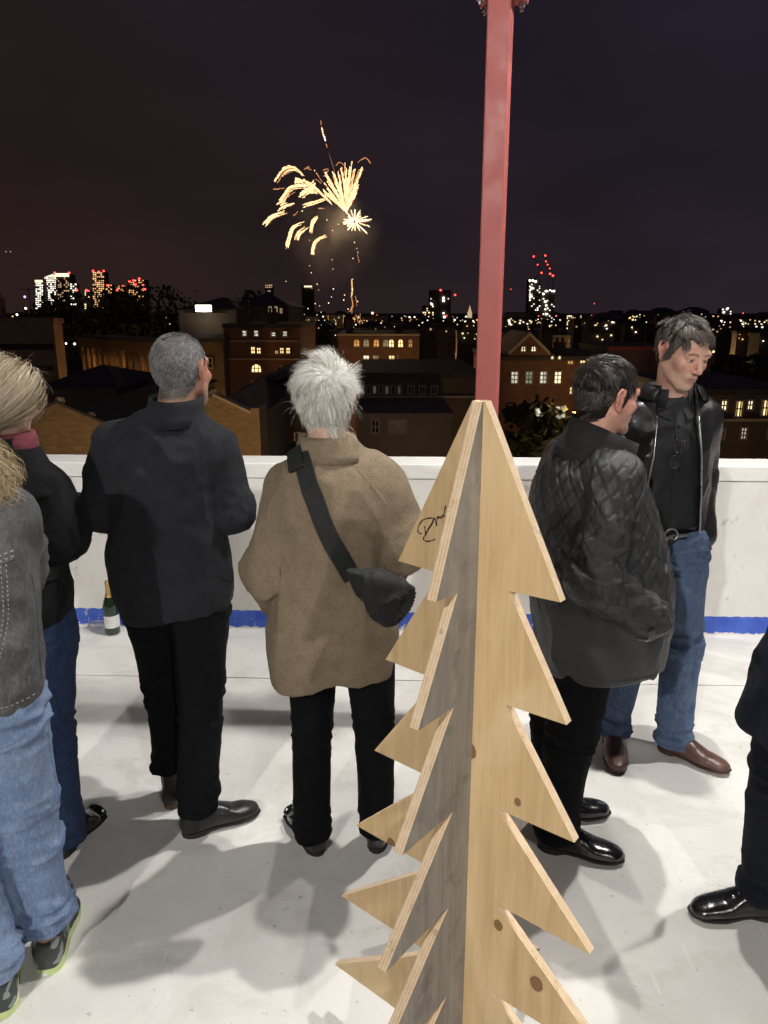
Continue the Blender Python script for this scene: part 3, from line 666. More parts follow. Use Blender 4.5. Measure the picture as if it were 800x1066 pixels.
def trouser(t, sk, mat, r_hip=.10, r_kn=.085, r_an=.08, hem=.06, top=1.0, waist=(.17, .125), seed=1, amp=1.0, name='trousers', ry=1.0, v=.008):
    J = np.array(list(sk['hip']) + list(sk['kn']) + list(sk['an'])); lo = J.min(0) - .16; hi = J.max(0) + .16
    hm = min(hem) if isinstance(hem, (list, tuple)) else hem
    lo[2] = hm - .03; hi[2] = top + .03; lo[0] = min(lo[0], -waist[0] - .03); hi[0] = max(hi[0], waist[0] + .03)
    ex = None
    def ex(V, N):
        kz = (sk['kn'][0][2] + sk['kn'][1][2]) / 2
        wk = np.exp(-((V[:, 2] - kz) / .10) ** 2) * .7 + np.exp(-((V[:, 2] - hm - .05) / .07) ** 2) + .6 * np.exp(-((V[:, 2] - sk['hip'][0][2] + .03) / .08) ** 2)
        q = V * np.array([7, 7, 24]) + V[:, [2, 0, 1]] * np.array([5, 0, 4]) + seed
        return V + N * ((ridged(q, seed + 3) - .35) * .017 * amp * wk)[:, None]
    return garment(name, t, trousers_fn(sk, r_hip, r_kn, r_an, hem, top, waist, ry), lo, hi, v, [('f', (9, 9, 2.2), .014 * amp, seed), ('r', (14, 14, 5), .004 * amp, seed + 1)], mat, 1, ex)
def shoe(t, ankle, heading, kind, mat, mat_sole, L=.285, w=1.0, name='shoe'):
    """heading: angle from +y clockwise; ankle: x,y above the heel"""
    hold = bpy.data.objects.new  # parts are placed in the person's frame
    M = Matrix.Translation((ankle[0], ankle[1], 0)) @ Matrix.Rotation(-heading, 4, 'Z') @ Matrix.Translation((0, -.055, 0))
    G = Grid.uni((-.075, -.03, .008), (.075, L + .03, .22), .0042); P = G.P
    pt = .64 if kind in ('oxford', 'brogue') else .78
    rows = [(.0, 0, .045, .026, .030), (.03, 0, .05, .035, .045), (.075, 0, .052, .036, .055), (.13, .002, .048, .040, .046), (.19, .004, .037, .047, .030), (.235, .003, .033, .0425, .026), (L - .03, .002, .029, .037, .021), (L - .006, 0, .026, .040 * pt * .62, .014)]
    if kind == 'sneaker': rows = [(a, b, c * 1.05, d * 1.1, e_ * 1.1) for a, b, c, d, e_ in rows]
    d = loft(P, [(a, b, c, q * w, e_) for a, b, c, q, e_ in rows], 2.2, 1, .012)
    hgt = {'boot': .165, 'oxford': .085, 'brogue': .088, 'loafer': .08, 'sneaker': .10}[kind]
    sh = loft(P, [(.03, 0, .05, .034, .052), (.065, 0, .048, .033, .049), (hgt, 0, .045, .036, .048)], 2.2, 2, .006); d = smin(d, sh, .022)
    if kind != 'boot': d = smax(d, -ell(P, (0, .046, hgt + .012), (.027, .042, .026)), .008)
    d = smax(d, .016 - P[2], .004); V, Fq = G.net(d); V = relax(V, Fq, 1)
    wr = (ridged(V * np.array([20, 45, 20]), 4) - .4) * .0022 * np.exp(-((V[:, 1] - .165) / .03) ** 2); V = V + normals(V, Fq) * wr[:, None]
    tr = lambda V: (np.asarray(V) @ np.array(M.to_3x3()).T) + np.array(M.translation)
    o = mesh(name, tr(V), Fq, mat, t)
    # sole with heel block
    ys = np.linspace(-.004, L - .004, 22); hw = np.interp(ys, [-.006, .0, .03, .08, .13, .19, .235, L - .03, L - .008, L + .001], [.004, .02, .036, .035, .036, .048, .0445, .039, .040 * pt * .8, .012]) * w * (1.12 if kind == 'sneaker' else 1.03)
    out = [(hw[i] + .002, y) for i, y in enumerate(ys)] + [(-hw[i] + .004 * (ys[i] > .1), ys[i]) for i in range(len(ys) - 1, -1, -1)]
    th = .020 if kind != 'sneaker' else .032; n = len(out); V = []; F = []
    def lev(z, s=1.0, rocker=True):
        return [(x * s, y, z + (max(0, y - .22) ** 2 * .8 if rocker else 0)) for x, y in out]
    hb = lambda y: 0 if (y < .075 or kind in ('sneaker',)) else .011
    V = [(x, y, .0008 + hb(y) * min(1, (y - .07) * 60) if y > .07 else .0008) for x, y in out] + lev(th, 1.0)
    V = [(x, y, z + (.004 * max(0, (y - .2) / .08) ** 2 if k < n else 0)) for k, (x, y, z) in enumerate(V)]
    F = [tuple(range(n))[::-1], tuple(range(n, 2 * n))] + [(i, (i + 1) % n, (i + 1) % n + n, i + n) for i in range(n)]
    s_ = mesh('sole', tr(V), F, mat_sole, o, False)
    if kind in ('oxford', 'brogue', 'sneaker'):
        mb = MB()
        for k in range(5):
            y = .098 + k * .013; z = .1015 - k * .0095 if kind != 'sneaker' else .112 - k * .010
            mb.tube([tuple(tr([(-.014, y, z - .003)])[0]), tuple(tr([(0, y + .002, z + .001)])[0]), tuple(tr([(.014, y, z - .003)])[0])], .0018, 5)
        mb.build('laces', M_lace if kind != 'sneaker' else M_lace_s, o, True)
    if kind == 'boot':
        for sx in (-1, 1):
            q = [(sx * .0362, .028, .06), (sx * .0362, .066, .06), (sx * .0375, .072, .15), (sx * .0375, .022, .15)]
            q2 = [(x - sx * .006, y, z) for x, y, z in q]; mesh('elastic_gusset', tr(q + q2), [(0, 1, 2, 3), (7, 6, 5, 4), (0, 4, 5, 1), (1, 5, 6, 2), (2, 6, 7, 3), (3, 7, 4, 0)], pm('gusset', (.012, .012, .013), .9), o, False)
    return o
M_lace = pm('lace', (.012, .011, .011), .7); M_lace_s = pm('lace_light', (.05, .06, .06), .7)
def surf(V, Fq): return BVHTree.FromPolygons([Vector(v) for v in V], [tuple(int(i) for i in f) for f in Fq])
def project(bvh, pts, d, far=2.0):
    """points pushed onto the garment along direction d, from outside"""
    out = []; d = Vector(d).normalized()
    for p in pts:
        loc, nr, _, _ = bvh.ray_cast(Vector(p) - d * far, d, far * 2)
        if loc is not None: out.append((loc, nr))
    return out
def dens(pts, step=.01):
    P = [Vector(p) for p in pts]; out = [P[0]]
    for a, b in zip(P[:-1], P[1:]):
        k = max(1, int((b - a).length / step)); out += [a.lerp(b, (i + 1) / k) for i in range(k)]
    return out
def catm(pts, k=6):
    P = [Vector(p) for p in pts]; n = len(P); out = []
    for i in range(n - 1):
        p0, p1, p2, p3 = (P[max(0, min(n - 1, j))] for j in (i - 1, i, i + 1, i + 2))
        for s in range(k):
            t = s / k; out.append(.5 * ((2 * p1) + (p2 - p0) * t + (2 * p0 - 5 * p1 + 4 * p2 - p3) * t * t + (3 * p1 - p0 - 3 * p2 + p3) * t ** 3))
    return out + [P[-1]]
def seam(name, parent, bvh, pts, d, r, mat, lift=0.0, dash=None):
    h_ = project(bvh, dens(catm(pts), .005 if dash else .008), d); P = [l + n * lift for l, n in h_]
    if len(P) < 3: return None
    P = [(P[max(0, i - 1)] + P[i] + P[min(len(P) - 1, i + 1)]) / 3 for i in range(len(P))]
    mb = MB()
    if dash:
        for i in range(0, len(P) - 1, 2): mb.tube([P[i], P[i + 1]], r, 4)
    else: mb.tube(P, r, 6)
    return mb.build(name, mat, parent, True)
def strip(name, parent, bvh, pts, d, w, th, mat, lift=.002):
    """ribbon lying on a garment: width w, thickness th"""
    h_ = project(bvh, dens(catm(pts), .012), d); n = len(h_)
    P = [l for l, _ in h_]; N = [q for _, q in h_]
    for _ in range(4):
        P = [P[i] if i in (0, n - 1) else (P[i - 1] + P[i] * 2 + P[i + 1]) / 4 for i in range(n)]; N = [((N[max(0, i - 1)] + N[i] + N[min(n - 1, i + 1)])).normalized() for i in range(n)]
    V = []
    for i in range(n):
        t = (P[min(n - 1, i + 1)] - P[max(0, i - 1)]).normalized(); s = t.cross(N[i]).normalized(); b = P[i] + N[i] * lift
        V += [b - s * w / 2, b + s * w / 2, b + s * w / 2 + N[i] * th, b - s * w / 2 + N[i] * th]
    F = []
    for i in range(n - 1):
        for j in range(4): F.append((4 * i + j, 4 * i + (j + 1) % 4, 4 * i + 4 + (j + 1) % 4, 4 * i + 4 + j))
    F += [(3, 2, 1, 0), tuple(4 * (n - 1) + j for j in range(4))]
    o = mesh(name, V, F, mat, parent, False)
    bm = bmesh.new(); bm.from_mesh(o.data); bmesh.ops.recalc_face_normals(bm, faces=bm.faces); bm.to_mesh(o.data); bm.free(); return o
def ring_collar(name, parent, rows, mat, th=.010, n=48, gap=None, lay=None):
    """open tube collar: rows (z, cx, cy, rx, ry[, tilt]); gap (a0,a1): angle range left open (deg, 90 = front)"""
    V = []; k = len(rows); ang = np.linspace(0, 360, n, endpoint=False) if gap is None else np.linspace(gap[1], gap[0] + 360, n)
    for inner in (0, 1):
        for r in rows:
            z, cx, cy, rx, ry = r[:5]; tl = r[5] if len(r) > 5 else 0
            for a in ang:
                a = R(a); q = th if inner else 0
                V.append((cx + (rx - q) * math.cos(a), cy + (ry - q) * math.sin(a), z + tl * math.sin(a)))
    V = np.array(V); V += .006 * (fbm(V * np.array([14, 14, 8]), 5)[:, None] - .5) * np.array([1, 1, .6])
    F = []; m = len(ang); cl = gap is None
    for inner in (0, 1):
        o = inner * k * m
        for i in range(k - 1):
            for j in range(m if cl else m - 1):
                a, b = o + i * m + j, o + i * m + (j + 1) % m; f = (a, b, b + m, a + m); F.append(f[::-1] if inner else f)
    for i in (0, k - 1):
        for j in range(m if cl else m - 1):
            a, b = i * m + j, i * m + (j + 1) % m; F.append((a, b, b + k * m, a + k * m))
    if not cl:
        for i in range(k - 1):
            for j in (0, m - 1): a = i * m + j; F.append((a, a + m, a + m + k * m, a + k * m))
    o = mesh(name, V, [tuple(int(q) for q in f) for f in F], mat, parent, True)
    bm = bmesh.new(); bm.from_mesh(o.data); bmesh.ops.recalc_face_normals(bm, faces=bm.faces); bm.to_mesh(o.data); bm.free(); return o
# ------------------------------------------------------------------ cloth and leather
def mat_wool(name, lo, hi, fuzz=.5, sc=1.0, rough=.95, sheen=.03, spec=.12):
    b = NB(name); n1 = b.noise(26 * sc, 6, .7); n2 = b.noise(210 * sc, 4, .7, b.co((1, 1, 1.5))); n3 = b.noise(3, 3)
    c = b.ramp(n1, [(.3, lo), (.7, hi)]); c = b.mix(b.ramp(n2, [(.4, 0.), (.72, fuzz)]), c, tuple(x * 1.9 for x in hi)); c = b.mix(b.ramp(n3, [(.4, 0.), (.7, .25)]), c, lo)
    n = b.bump(n2, .8, .0045); n = b.bump(n1, .3, .003, n)
    b.fin(c, rough, n, Specular_IOR_Level=spec, Sheen_Weight=sheen, Sheen_Roughness=.5); return b.m
def mat_denim(name, lo, hi, fade, fz=None, fs=1.0):
    b = NB(name); w = b.n('ShaderNodeTexWave', wave_type='BANDS', bands_direction='DIAGONAL'); w.inputs['Scale'].default_value = 240; w.inputs['Distortion'].default_value = 1.5; b.l(b.co(), w.inputs[0])
    n1 = b.noise(5, 6, .65, b.co((1.6, 1.6, .6))); n2 = b.noise(160, 3, .7, b.co((1, 1, .35)))
    c = b.ramp(n1, [(.3, lo), (.68, hi)]); c = b.mix(b.ramp(b.noise(14, 7, .7, b.co((1.2, 1.2, .8)), .6), [(.52, 0.), (.74, .55 * fs)]), c, fade); c = b.mix(b.ramp(n2, [(.45, 0.), (.7, .35)]), c, fade)
    n = b.bump(n2, .35, .0012); n = b.bump(b.noise(38, 5, .6), .4, .004, n)
    b.fin(c, .85, n, Specular_IOR_Level=.25); return b.m
def mat_leather(name, col, rough=.35, sc=1.0, coat=.15):
    b = NB(name); v = b.n('ShaderNodeTexVoronoi', feature='DISTANCE_TO_EDGE'); v.inputs['Scale'].default_value = 260 * sc; b.l(b.co(), v.inputs[0])
    n = b.bump(v.outputs[0], .25, .0008); n = b.bump(b.noise(34, 5, .6), .5, .005, n)
    c = b.ramp(b.noise(22, 5), [(.3, tuple(x * .7 for x in col)), (.7, tuple(x * 1.35 for x in col))])
    b.fin(c, b.ramp(b.noise(16, 5), [(.3, max(.05, rough - .12)), (.7, rough + .12)]), n, Coat_Weight=coat, Coat_Roughness=.2); return b.m
M_coat1 = mat_wool('charcoal_wool', (.0115, .0118, .0142), (.0225, .0232, .0275), .35)
M_coat2 = mat_wool('taupe_wool', (.150, .114, .076), (.232, .182, .126), .35, .8)
M_coat3 = mat_wool('black_wool', (.006, .006, .007), (.012, .012, .013), .25)
M_navy = mat_wool('navy_wool', (.006, .008, .016), (.011, .014, .028), .2)
M_trs = mat_wool('black_trouser_cloth', (.0042, .0042, .005), (.009, .009, .0105), .12, 1.5, .85, .0, .08)
M_jean1 = mat_denim('pale_blue_denim', (.085, .13, .235), (.16, .225, .36), (.33, .40, .52))
M_jean2 = mat_denim('dark_blue_denim', (.012, .024, .065), (.028, .05, .115), (.07, .10, .19), fs=.5)
M_jean3 = mat_denim('mid_blue_denim', (.045, .075, .145), (.095, .145, .25), (.20, .265, .37))
M_gdenim = mat_denim('grey_denim', (.045, .046, .048), (.085, .086, .09), (.19, .19, .195), fs=.8)
M_gstitch = pm('grey_thread', (.30, .29, .27), .9); M_shoe = mat_leather('black_polished_leather', (.006, .006, .0065), .16, .7, .7)
M_boot = mat_leather('black_boot_leather', (.0065, .006, .006), .38); M_brown = mat_leather('brown_leather', (.095, .045, .032), .38)
M_sole = pm('black_rubber', (.012, .012, .012), .75); M_sole_br = pm('brown_rubber', (.11, .065, .042), .75)
M_jacket = mat_leather('black_jacket_leather', (.010, .010, .011), .40, 1, .12)
M_shirt = pm('black_cotton', (.010, .0105, .013), .72, .25, 10, 420, .4, .001)
M_blackcloth = pm('black_webbing', (.008, .009, .010), .8, .2, 30, 600, .8, .001)
rowsz = lambda *r: list(r)

def coat(t, name, sk, rows, arms, mat, layers, v=.009, hem=None, k=.045, n=2.25, pad=.1, extra=None, tops=None):
    J = np.array(list(sk['el']) + list(sk['wr']) + list(sk['sh'])); r = np.array(rows)
    lo = np.minimum(J.min(0) - .1, [(r[:, 1] - r[:, 3]).min() - .03, (r[:, 2] - r[:, 4]).min() - .03, r[:, 0].min() - .03]); hi = np.maximum(J.max(0) + .1, [(r[:, 1] + r[:, 3]).max() + .03, (r[:, 2] + r[:, 4]).max() + .03, r[:, 0].max() + .03])
    def fn(P):
        d = loft(P, rows, n)
        if hem is not None: d = smax(d, hem(P) - P[2], .008)
        zs_ = (sk['sh'][0][2] + sk['sh'][1][2]) / 2; kk = .011 + (k - .011) * np.clip((P[2] - (zs_ - .16)) / .13, 0, 1)
        for i in (0, 1): d = smin(d, chain(P, [sk['sh'][i], sk['el'][i], sk['wr'][i]], arms, .03), kk)
        if tops: d = tops(P, d)
        return d
    def ex(V, N):
        out = V
        for i in (0, 1):               # bunched cloth inside the elbow
            e = np.array(sk['el'][i]); w = np.exp(-(((V - e) / .085) ** 2).sum(1)); q = V * np.array([18, 18, 30]) + 7 * i
            out = out + N * ((ridged(q, 11 + i) - .4) * .011 * w)[:, None]
        return extra(out, N) if extra else out
    return garment(name, t, fn, lo, hi, v, layers, mat, 1, ex)
BASEL = [('f', (6, 6, 3.0), .030, 2), ('r', (6.5, 6.5, 3.6), .018, 5), ('r', (16, 16, 9), .006, 8)]

# ---- 1: man in the charcoal coat, back to us
p1 = thing('person', 'person with cropped grey hair in a charcoal wool coat, seen from behind', 'person', (-.70, 2.35, 0))
s1 = dict(head=(.068, .03, 1.622), hrot=(R(-17), R(2), R(-3)), hs=.99, neck=(.035, -.005, 1.47), sh=((-.155, 0, 1.405), (.165, 0, 1.385)), el=((-.205, -.01, 1.185), (.205, 0, 1.175)), wr=((-.10, .25, 1.17), (.10, .26, 1.18)),
          hip=((-.085, .03, .88), (.080, .01, .88)), kn=((-.088, .10, .48), (.062, -.005, .48)), an=((-.095, .13, .10), (.035, -.045, .08)), foot=(R(8), R(62)))
B1 = build_body(p1, s1, skin=(.36, .19, .125), lip=(.25, .10, .08), st=.0042, scalpc=(.05, .047, .046), hands=[((-.09, .27, 1.17), (.5, .5, .2), (.6, -.2, -.4), 1, 1, .8), ((.09, .28, 1.18), (-.5, .5, .2), (-.6, -.2, -.4), -1, 1, .8)])
hair(p1, B1, lambda p, n: np.tile([0, -.3, -1.], (len(p), 1)), 24000, .0075, (.05, .05, .053), (.34, .34, .35), .00055, 2, 400, 11, lift=.55, wild=.2, grav=.2)
c1, V, Fq = coat(p1, 'coat', s1, [(.80, .0, .015, .182, .135), (.90, -.003, .015, .195, .147), (1.02, -.005, .01, .192, .15), (1.15, 0, .0, .176, .148), (1.28, .003, -.005, .180, .14), (1.37, .006, -.008, .192, .122), (1.43, .012, -.01, .162, .100), (1.475, .025, -.006, .118, .085), (1.51, .038, 0, .084, .078)],
                 [.072, .066, .05], M_coat1, BASEL, hem=lambda P: .832 + .13 * P[0] + .012 * np.sin(P[0] * 14))
bv = surf(V, Fq)
ring_collar('collar', c1, [(1.455, .034, -.004, .105, .095, .0), (1.49, .042, .004, .094, .09, .004), (1.525, .048, .010, .086, .086, .008), (1.545, .050, .012, .085, .086, .01)], M_coat1, .012)
seam('back_seam', c1, bv, [(.02, 0, 1.42), (.005, 0, 1.2), (0, 0, .9)], (0, 1, 0), .0016, M_coat1, -.0008)
seam('armhole_seam', c1, bv, [(-.125, 0, 1.40), (-.15, 0, 1.30), (-.155, 0, 1.2)], (0, 1, 0), .002, M_coat1)
seam('armhole_seam', c1, bv, [(.14, 0, 1.39), (.16, 0, 1.29), (.162, 0, 1.2)], (0, 1, 0), .002, M_coat1)
strip('pocket_flap', c1, bv, [(.155, 0, .985), (.187, 0, .955)], (-.35, 1, 0), .022, .004, M_coat1)
trouser(p1, s1, M_trs, .098, .078, .074, (.155, .09), .95, (.165, .12), 3)
for a, hd in ((s1['an'][0], R(8)), (s1['an'][1], R(62))): shoe(p1, a, hd, 'boot', M_boot, M_sole_br if hd < .5 else M_sole, .285, .98, 'boot')

# ---- 2: white-haired woman with cross-body bag
p2 = thing('person', 'person with tousled white hair in a taupe wool coat and black cross-body bag', 'person', (-.17, 2.2, 0))
s2 = dict(head=(-.006, .030, 1.543), hrot=(R(6), R(-4), 0), hs=.97, neck=(.004, 0, 1.42), sh=((-.115, 0, 1.275), (.150, 0, 1.305)), el=((-.190, -.02, 1.03), (.218, -.03, 1.12)), wr=((-.172, .12, .87), (.17, .16, .97)),
          hip=((-.055, 0, .85), (.115, 0, .85)), kn=((-.070, .015, .46), (.138, .01, .46)), an=((-.078, .025, .09), (.146, .045, .09)), foot=(R(-30), R(4)))
B2 = build_body(p2, s2, st=.0062, skin=(.52, .33, .25))
hlw = [-.12, -.12, -.115, -.085, -.06, .0, .02, -.025, -.02, .015, .045, .064, .07]
scalp(p2, B2, (.42, .42, .39), .010, hl=hlw)
def tous(p, n):
    r = p - np.array([.012, -.085, .075]); r /= np.linalg.norm(r, axis=1, keepdims=True) + 1e-6
    top = np.clip((p[:, 2:3] - .02) / .06, 0, 1); dn = np.array([[0, -.1, -1.0]])
    return r * .8 + np.cross(n, r) * .75 + dn * (1 - top) * 1.1 + top * np.array([[0, .1, .35]])
hair(p2, B2, tous, 19000, lambda p: .040 + .020 * np.clip(p[:, 2] / .1, 0, 1) + .035 * np.clip((-.02 - p[:, 2]) / .05, 0, 1), (.42, .41, .37), (.86, .85, .79), .0006, 6, 300, 21, hl=hlw, lift=lambda p: .30 + .55 * np.clip((p[:, 2] - .01) / .09, 0, 1), wild=.42, grav=.22, pull=.09)
hair(p2, B2, tous, 700, .062, (.5, .5, .46), (.86, .85, .79), .0004, 7, 400, 22, hl=hlw, lift=.75, wild=.8, grav=.1, name='loose_hair', pull=.0)
def hem2(P): return (.660 + .032 * np.clip((P[0] + .14) / .16, 0, 1)) + .008 * np.sin(P[0] * 17 + 1)
c2, V, Fq = coat(p2, 'coat', s2, [(.63, .0, 0, .190, .150), (.71, .0, 0, .199, .155), (.80, .003, 0, .203, .158), (.90, .010, 0, .192, .16), (1.0, .015, -.002, .172, .16), (1.13, .02, -.005, .170, .155), (1.25, .024, -.008, .172, .145), (1.33, .022, -.006, .148, .12), (1.385, .008, 0, .106, .092), (1.43, .004, .004, .074, .076), (1.445, .004, .006, .066, .07)],
                 [.086, .078, .060], M_coat2, [('f', (6, 6, 1.6), .036, 12), ('r', (7, 7, 2.2), .016, 15), ('r', (15, 15, 8), .004, 17)], hem=hem2, k=.05)
bv2 = surf(V, Fq)
ring_collar('collar', c2, [(1.378, .008, .002, .118, .104), (1.402, .006, .004, .103, .096), (1.432, .003, .008, .089, .088), (1.450, .0, .010, .083, .085), (1.44, .0, .012, .077, .08)], M_coat2, .012)
M_seam2 = mat_wool('taupe_wool_seam', (.17, .13, .088), (.26, .205, .145), .35, .8)
seam('raglan_seam', c2, bv2, [(-.085, 0, 1.37), (-.125, 0, 1.32), (-.165, 0, 1.25), (-.178, 0, 1.1), (-.178, 0, .92)], (0, 1, 0), .0022, M_seam2)
seam('raglan_seam', c2, bv2, [(.080, 0, 1.375), (.13, 0, 1.325), (.180, 0, 1.25), (.19, 0, 1.1)], (0, 1, 0), .0022, M_seam2)
seam('sleeve_seam', c2, bv2, [(.2, 0, 1.16), (.26, 0, 1.22), (.29, 0, 1.26)], (0, 1, 0), .0018, M_seam2)
seam('hem_seam', c2, bv2, [(-.17, 0, .695), (-.05, 0, .72), (.15, 0, .735)], (0, 1, 0), .0012, M_coat2)
trouser(p2, s2, M_trs, .088, .066, .064, (.045, .055), .9, (.15, .11, .03), 8, .6)
shoe(p2, s2['an'][0], R(-30), 'loafer', M_shoe, M_sole, .25, .9, 'loafer'); shoe(p2, s2['an'][1], R(4), 'loafer', M_shoe, M_sole, .25, .9, 'loafer')
bag = thing('crossbody_bag', 'black crescent cross-body bag with wide strap worn over the taupe coat', 'bag', (-.17, 2.2, 0))
BZ = .065
def bagf(P):
    q = (P[0], P[1], P[2] - BZ + (P[0] - .16) * .25)
    d = loft(q, [(.058, -.192, 1.01, .014, .016), (.09, -.198, .99, .030, .045), (.14, -.204, .962, .044, .076), (.185, -.198, .950, .046, .082), (.225, -.180, .958, .038, .062), (.262, -.155, .98, .018, .03)], 2.3, 0, .02)
    return smax(d, q[2] - (1.02 - 1.5 * (q[0] - .15) ** 2), .012)
bo, Vb, Fb = garment('bag_body', bag, bagf, (.0, -.29, .82), (.32, -.06, 1.16), .005, [('f', (14, 14, 9), .022, 4), ('r', (22, 22, 16), .010, 6)], M_blackcloth, 1,
                     lambda V, N: V + N * (.0022 * np.sin((V[:, 0] * .8 + V[:, 2] * 1.2) * 460) * np.clip((1.05 - V[:, 2]) / .03, 0, 1) * np.clip((V[:, 0] - .11) / .03, 0, 1))[:, None])
bvb = surf(Vb, Fb)
strip('zip', bo, bvb, [(.075, 0, 1.09), (.13, 0, 1.08), (.2, 0, 1.06), (.24, 0, 1.045)], (0, .8, -.6), .012, .003, M_black)
strip('strap', bag, bv2, [(-.070, 0, 1.425), (-.062, 0, 1.385), (-.036, 0, 1.31), (.0, 0, 1.22), (.036, 0, 1.14), (.078, 0, 1.06)], (0, 1, 0), .052, .006, M_blackcloth, .003)
strip('strap', bag, bv2, [(-.070, 0, 1.40), (-.03, 0, 1.28), (.05, 0, 1.12), (.15, 0, 1.0), (.2, 0, .97)], (0, -1, 0), .05, .005, M_blackcloth, .003)
strip('shoulder_pad', bag, bv2, [(-.088, 0, 1.425), (-.082, 0, 1.385), (-.074, 0, 1.345)], (0, 1, -.15), .050, .010, M_blackcloth, .008)

# ---- 3: man in the quilted jacket, right side towards us
p3 = thing('person', 'person in a black quilted jacket with one hand in the pocket, seen in profile', 'person', (.68, 2.3, 0), R(-80))
s3 = dict(head=(0, .0, 1.553), hrot=(R(12), R(-6), R(3)), hs=.97, neck=(0, -.03, 1.41), sh=((-.165, -.035, 1.335), (.165, -.035, 1.335)), el=((-.205, -.09, 1.05), (.225, -.11, 1.045)), wr=((-.19, .10, .90), (.215, .085, .905)),
          hip=((-.085, -.03, .84), (.085, -.03, .84)), kn=((-.085, -.065, .46), (.08, -.075, .46)), an=((-.09, -.06, .08), (.068, -.10, .08)), foot=(R(5), R(28)))
B3 = build_body(p3, s3, skin=(.60, .32, .24), st=.004, stub=.2, hairc=(.12, .08, .07))
scalp(p3, B3, (.014, .011, .010), .007)
def comb3(p, n): return np.stack([p[:, 0] * 3, .55 + 0 * p[:, 0] - 1.3 * (p[:, 2] < .03), -.4 - 6 * np.abs(p[:, 0]) * (p[:, 2] < .07)], 1)
hair(p3, B3, comb3, 10000, lambda p: .026 + .018 * np.clip((p[:, 2] - .02) / .08, 0, 1), (.012, .010, .009), (.085, .076, .070), .00085, 6, 150, 31, lift=lambda p: .18 + .16 * np.clip(p[:, 2] / .1, 0, 1), wild=.18, grav=.24)
AR3 = [.080, .074, .060]
def quv(V):
    th = np.arctan2(V[:, 0], V[:, 1] + .0); u = th * .215; w = V[:, 2].copy()
    for i in (0, 1):
        for a, b, ra, rb in ((s3['sh'][i], s3['el'][i], AR3[0], AR3[1]), (s3['el'][i], s3['wr'][i], AR3[1], AR3[2])):
            a = np.array(a); b = np.array(b); d = b - a; L = np.linalg.norm(d); d /= L; t = ((V - a) @ d).clip(0, L); q = V - a - t[:, None] * d; dist = np.linalg.norm(q, axis=1)
            m = (dist < ra + .013) & (np.abs(V[:, 0]) > .17); e1 = np.cross(d, [1, 0, 0]); e1 /= np.linalg.norm(e1); e2 = np.cross(d, e1); an = np.arctan2(q @ e1, q @ e2)
            u = np.where(m, an * .078, u); w = np.where(m, (V - a) @ d + (.29 if a is not s3['sh'][i] and b[2] < .95 else 0), w)
    return u, w
def puff(V):
    u, w = quv(V); s = .050; return np.minimum(np.abs(np.sin(math.pi * (u + w * .75) / s)), np.abs(np.sin(math.pi * (u - w * .75) / s)))
def ex3(V, N):
    fade = np.clip((V[:, 2] - .80) / .22, .12, 1); p = np.clip(puff(V) * 2.4, 0, 1) ** .6; V = V + N * ((p - .7) * .0056 * fade * np.clip((V[:, 2] - .70) / .06, 0, 1))[:, None]
    front = np.clip((V[:, 1] - .06) / .08, 0, 1) * np.clip((1.25 - V[:, 2]) / .15, 0, 1); V = V + N * ((ridged(V * np.array([20, 20, 2.5]), 9) - .4) * .013 * front)[:, None]; slv = np.clip((np.abs(V[:, 0]) - .17) / .03, 0, 1) * np.clip((V[:, 2] - .86) / .05, 0, 1) * np.clip((1.32 - V[:, 2]) / .1, 0, 1)
    return V + N * ((ridged(V * np.array([10, 13, 20]) + V[:, [2, 2, 1]] * np.array([4, 6, 8]), 19) - .4) * .009 * slv)[:, None]
M_quilt = mat_wool('black_quilted_nylon', (.0085, .009, .0105), (.016, .0172, .0195), .05, 1.0, .40, .0, .65)
j3, V, Fq = coat(p3, 'quilted_jacket', s3, [(.665, 0, .035, .200, .205), (.80, 0, .038, .212, .222), (.95, 0, .022, .212, .222), (1.08, 0, .0, .205, .208), (1.20, 0, -.022, .198, .188), (1.30, 0, -.035, .178, .158), (1.36, 0, -.038, .142, .125), (1.41, 0, -.034, .098, .100), (1.44, 0, -.03, .085, .092)],
                 AR3, M_quilt, [('f', (6, 6, 3), .024, 22), ('r', (9, 9, 6), .009, 25)], v=.0055, k=.05, extra=ex3, hem=lambda P: .672 + .012 * np.sin(P[1] * 11))
bv3 = surf(V, Fq)
ring_collar('collar', j3, [(1.36, 0, -.032, .130, .130, -.018), (1.385, 0, -.022, .114, .122, -.026), (1.418, 0, -.008, .097, .112, -.036), (1.447, 0, .002, .090, .108, -.044)], pm('collar_cord', (.009, .009, .010), .85, .2, 12, 500, .6, .002), .012)
strip('pocket_welt', j3, bv3, [(0, .055, .90), (0, .085, .835)], (-1, 0, 0), .022, .004, M_quilt)
seam('zip_pull', j3, bv3, [(0, .050, .842), (0, .058, .850), (0, .066, .857)], (-1, 0, 0), .003, M_steel, .005)
seam('hem_seam', j3, bv3, [(0, -.15, .70), (0, .05, .70), (0, .22, .70)], (-1, 0, 0), .0016, M_quilt)
trouser(p3, s3, M_trs, .098, .082, .074, (.06, .055), .9, (.17, .135), 14)
shoe(p3, s3['an'][0], R(5), 'oxford', M_shoe, M_sole, .29); shoe(p3, s3['an'][1], R(28), 'oxford', M_shoe, M_sole, .29)

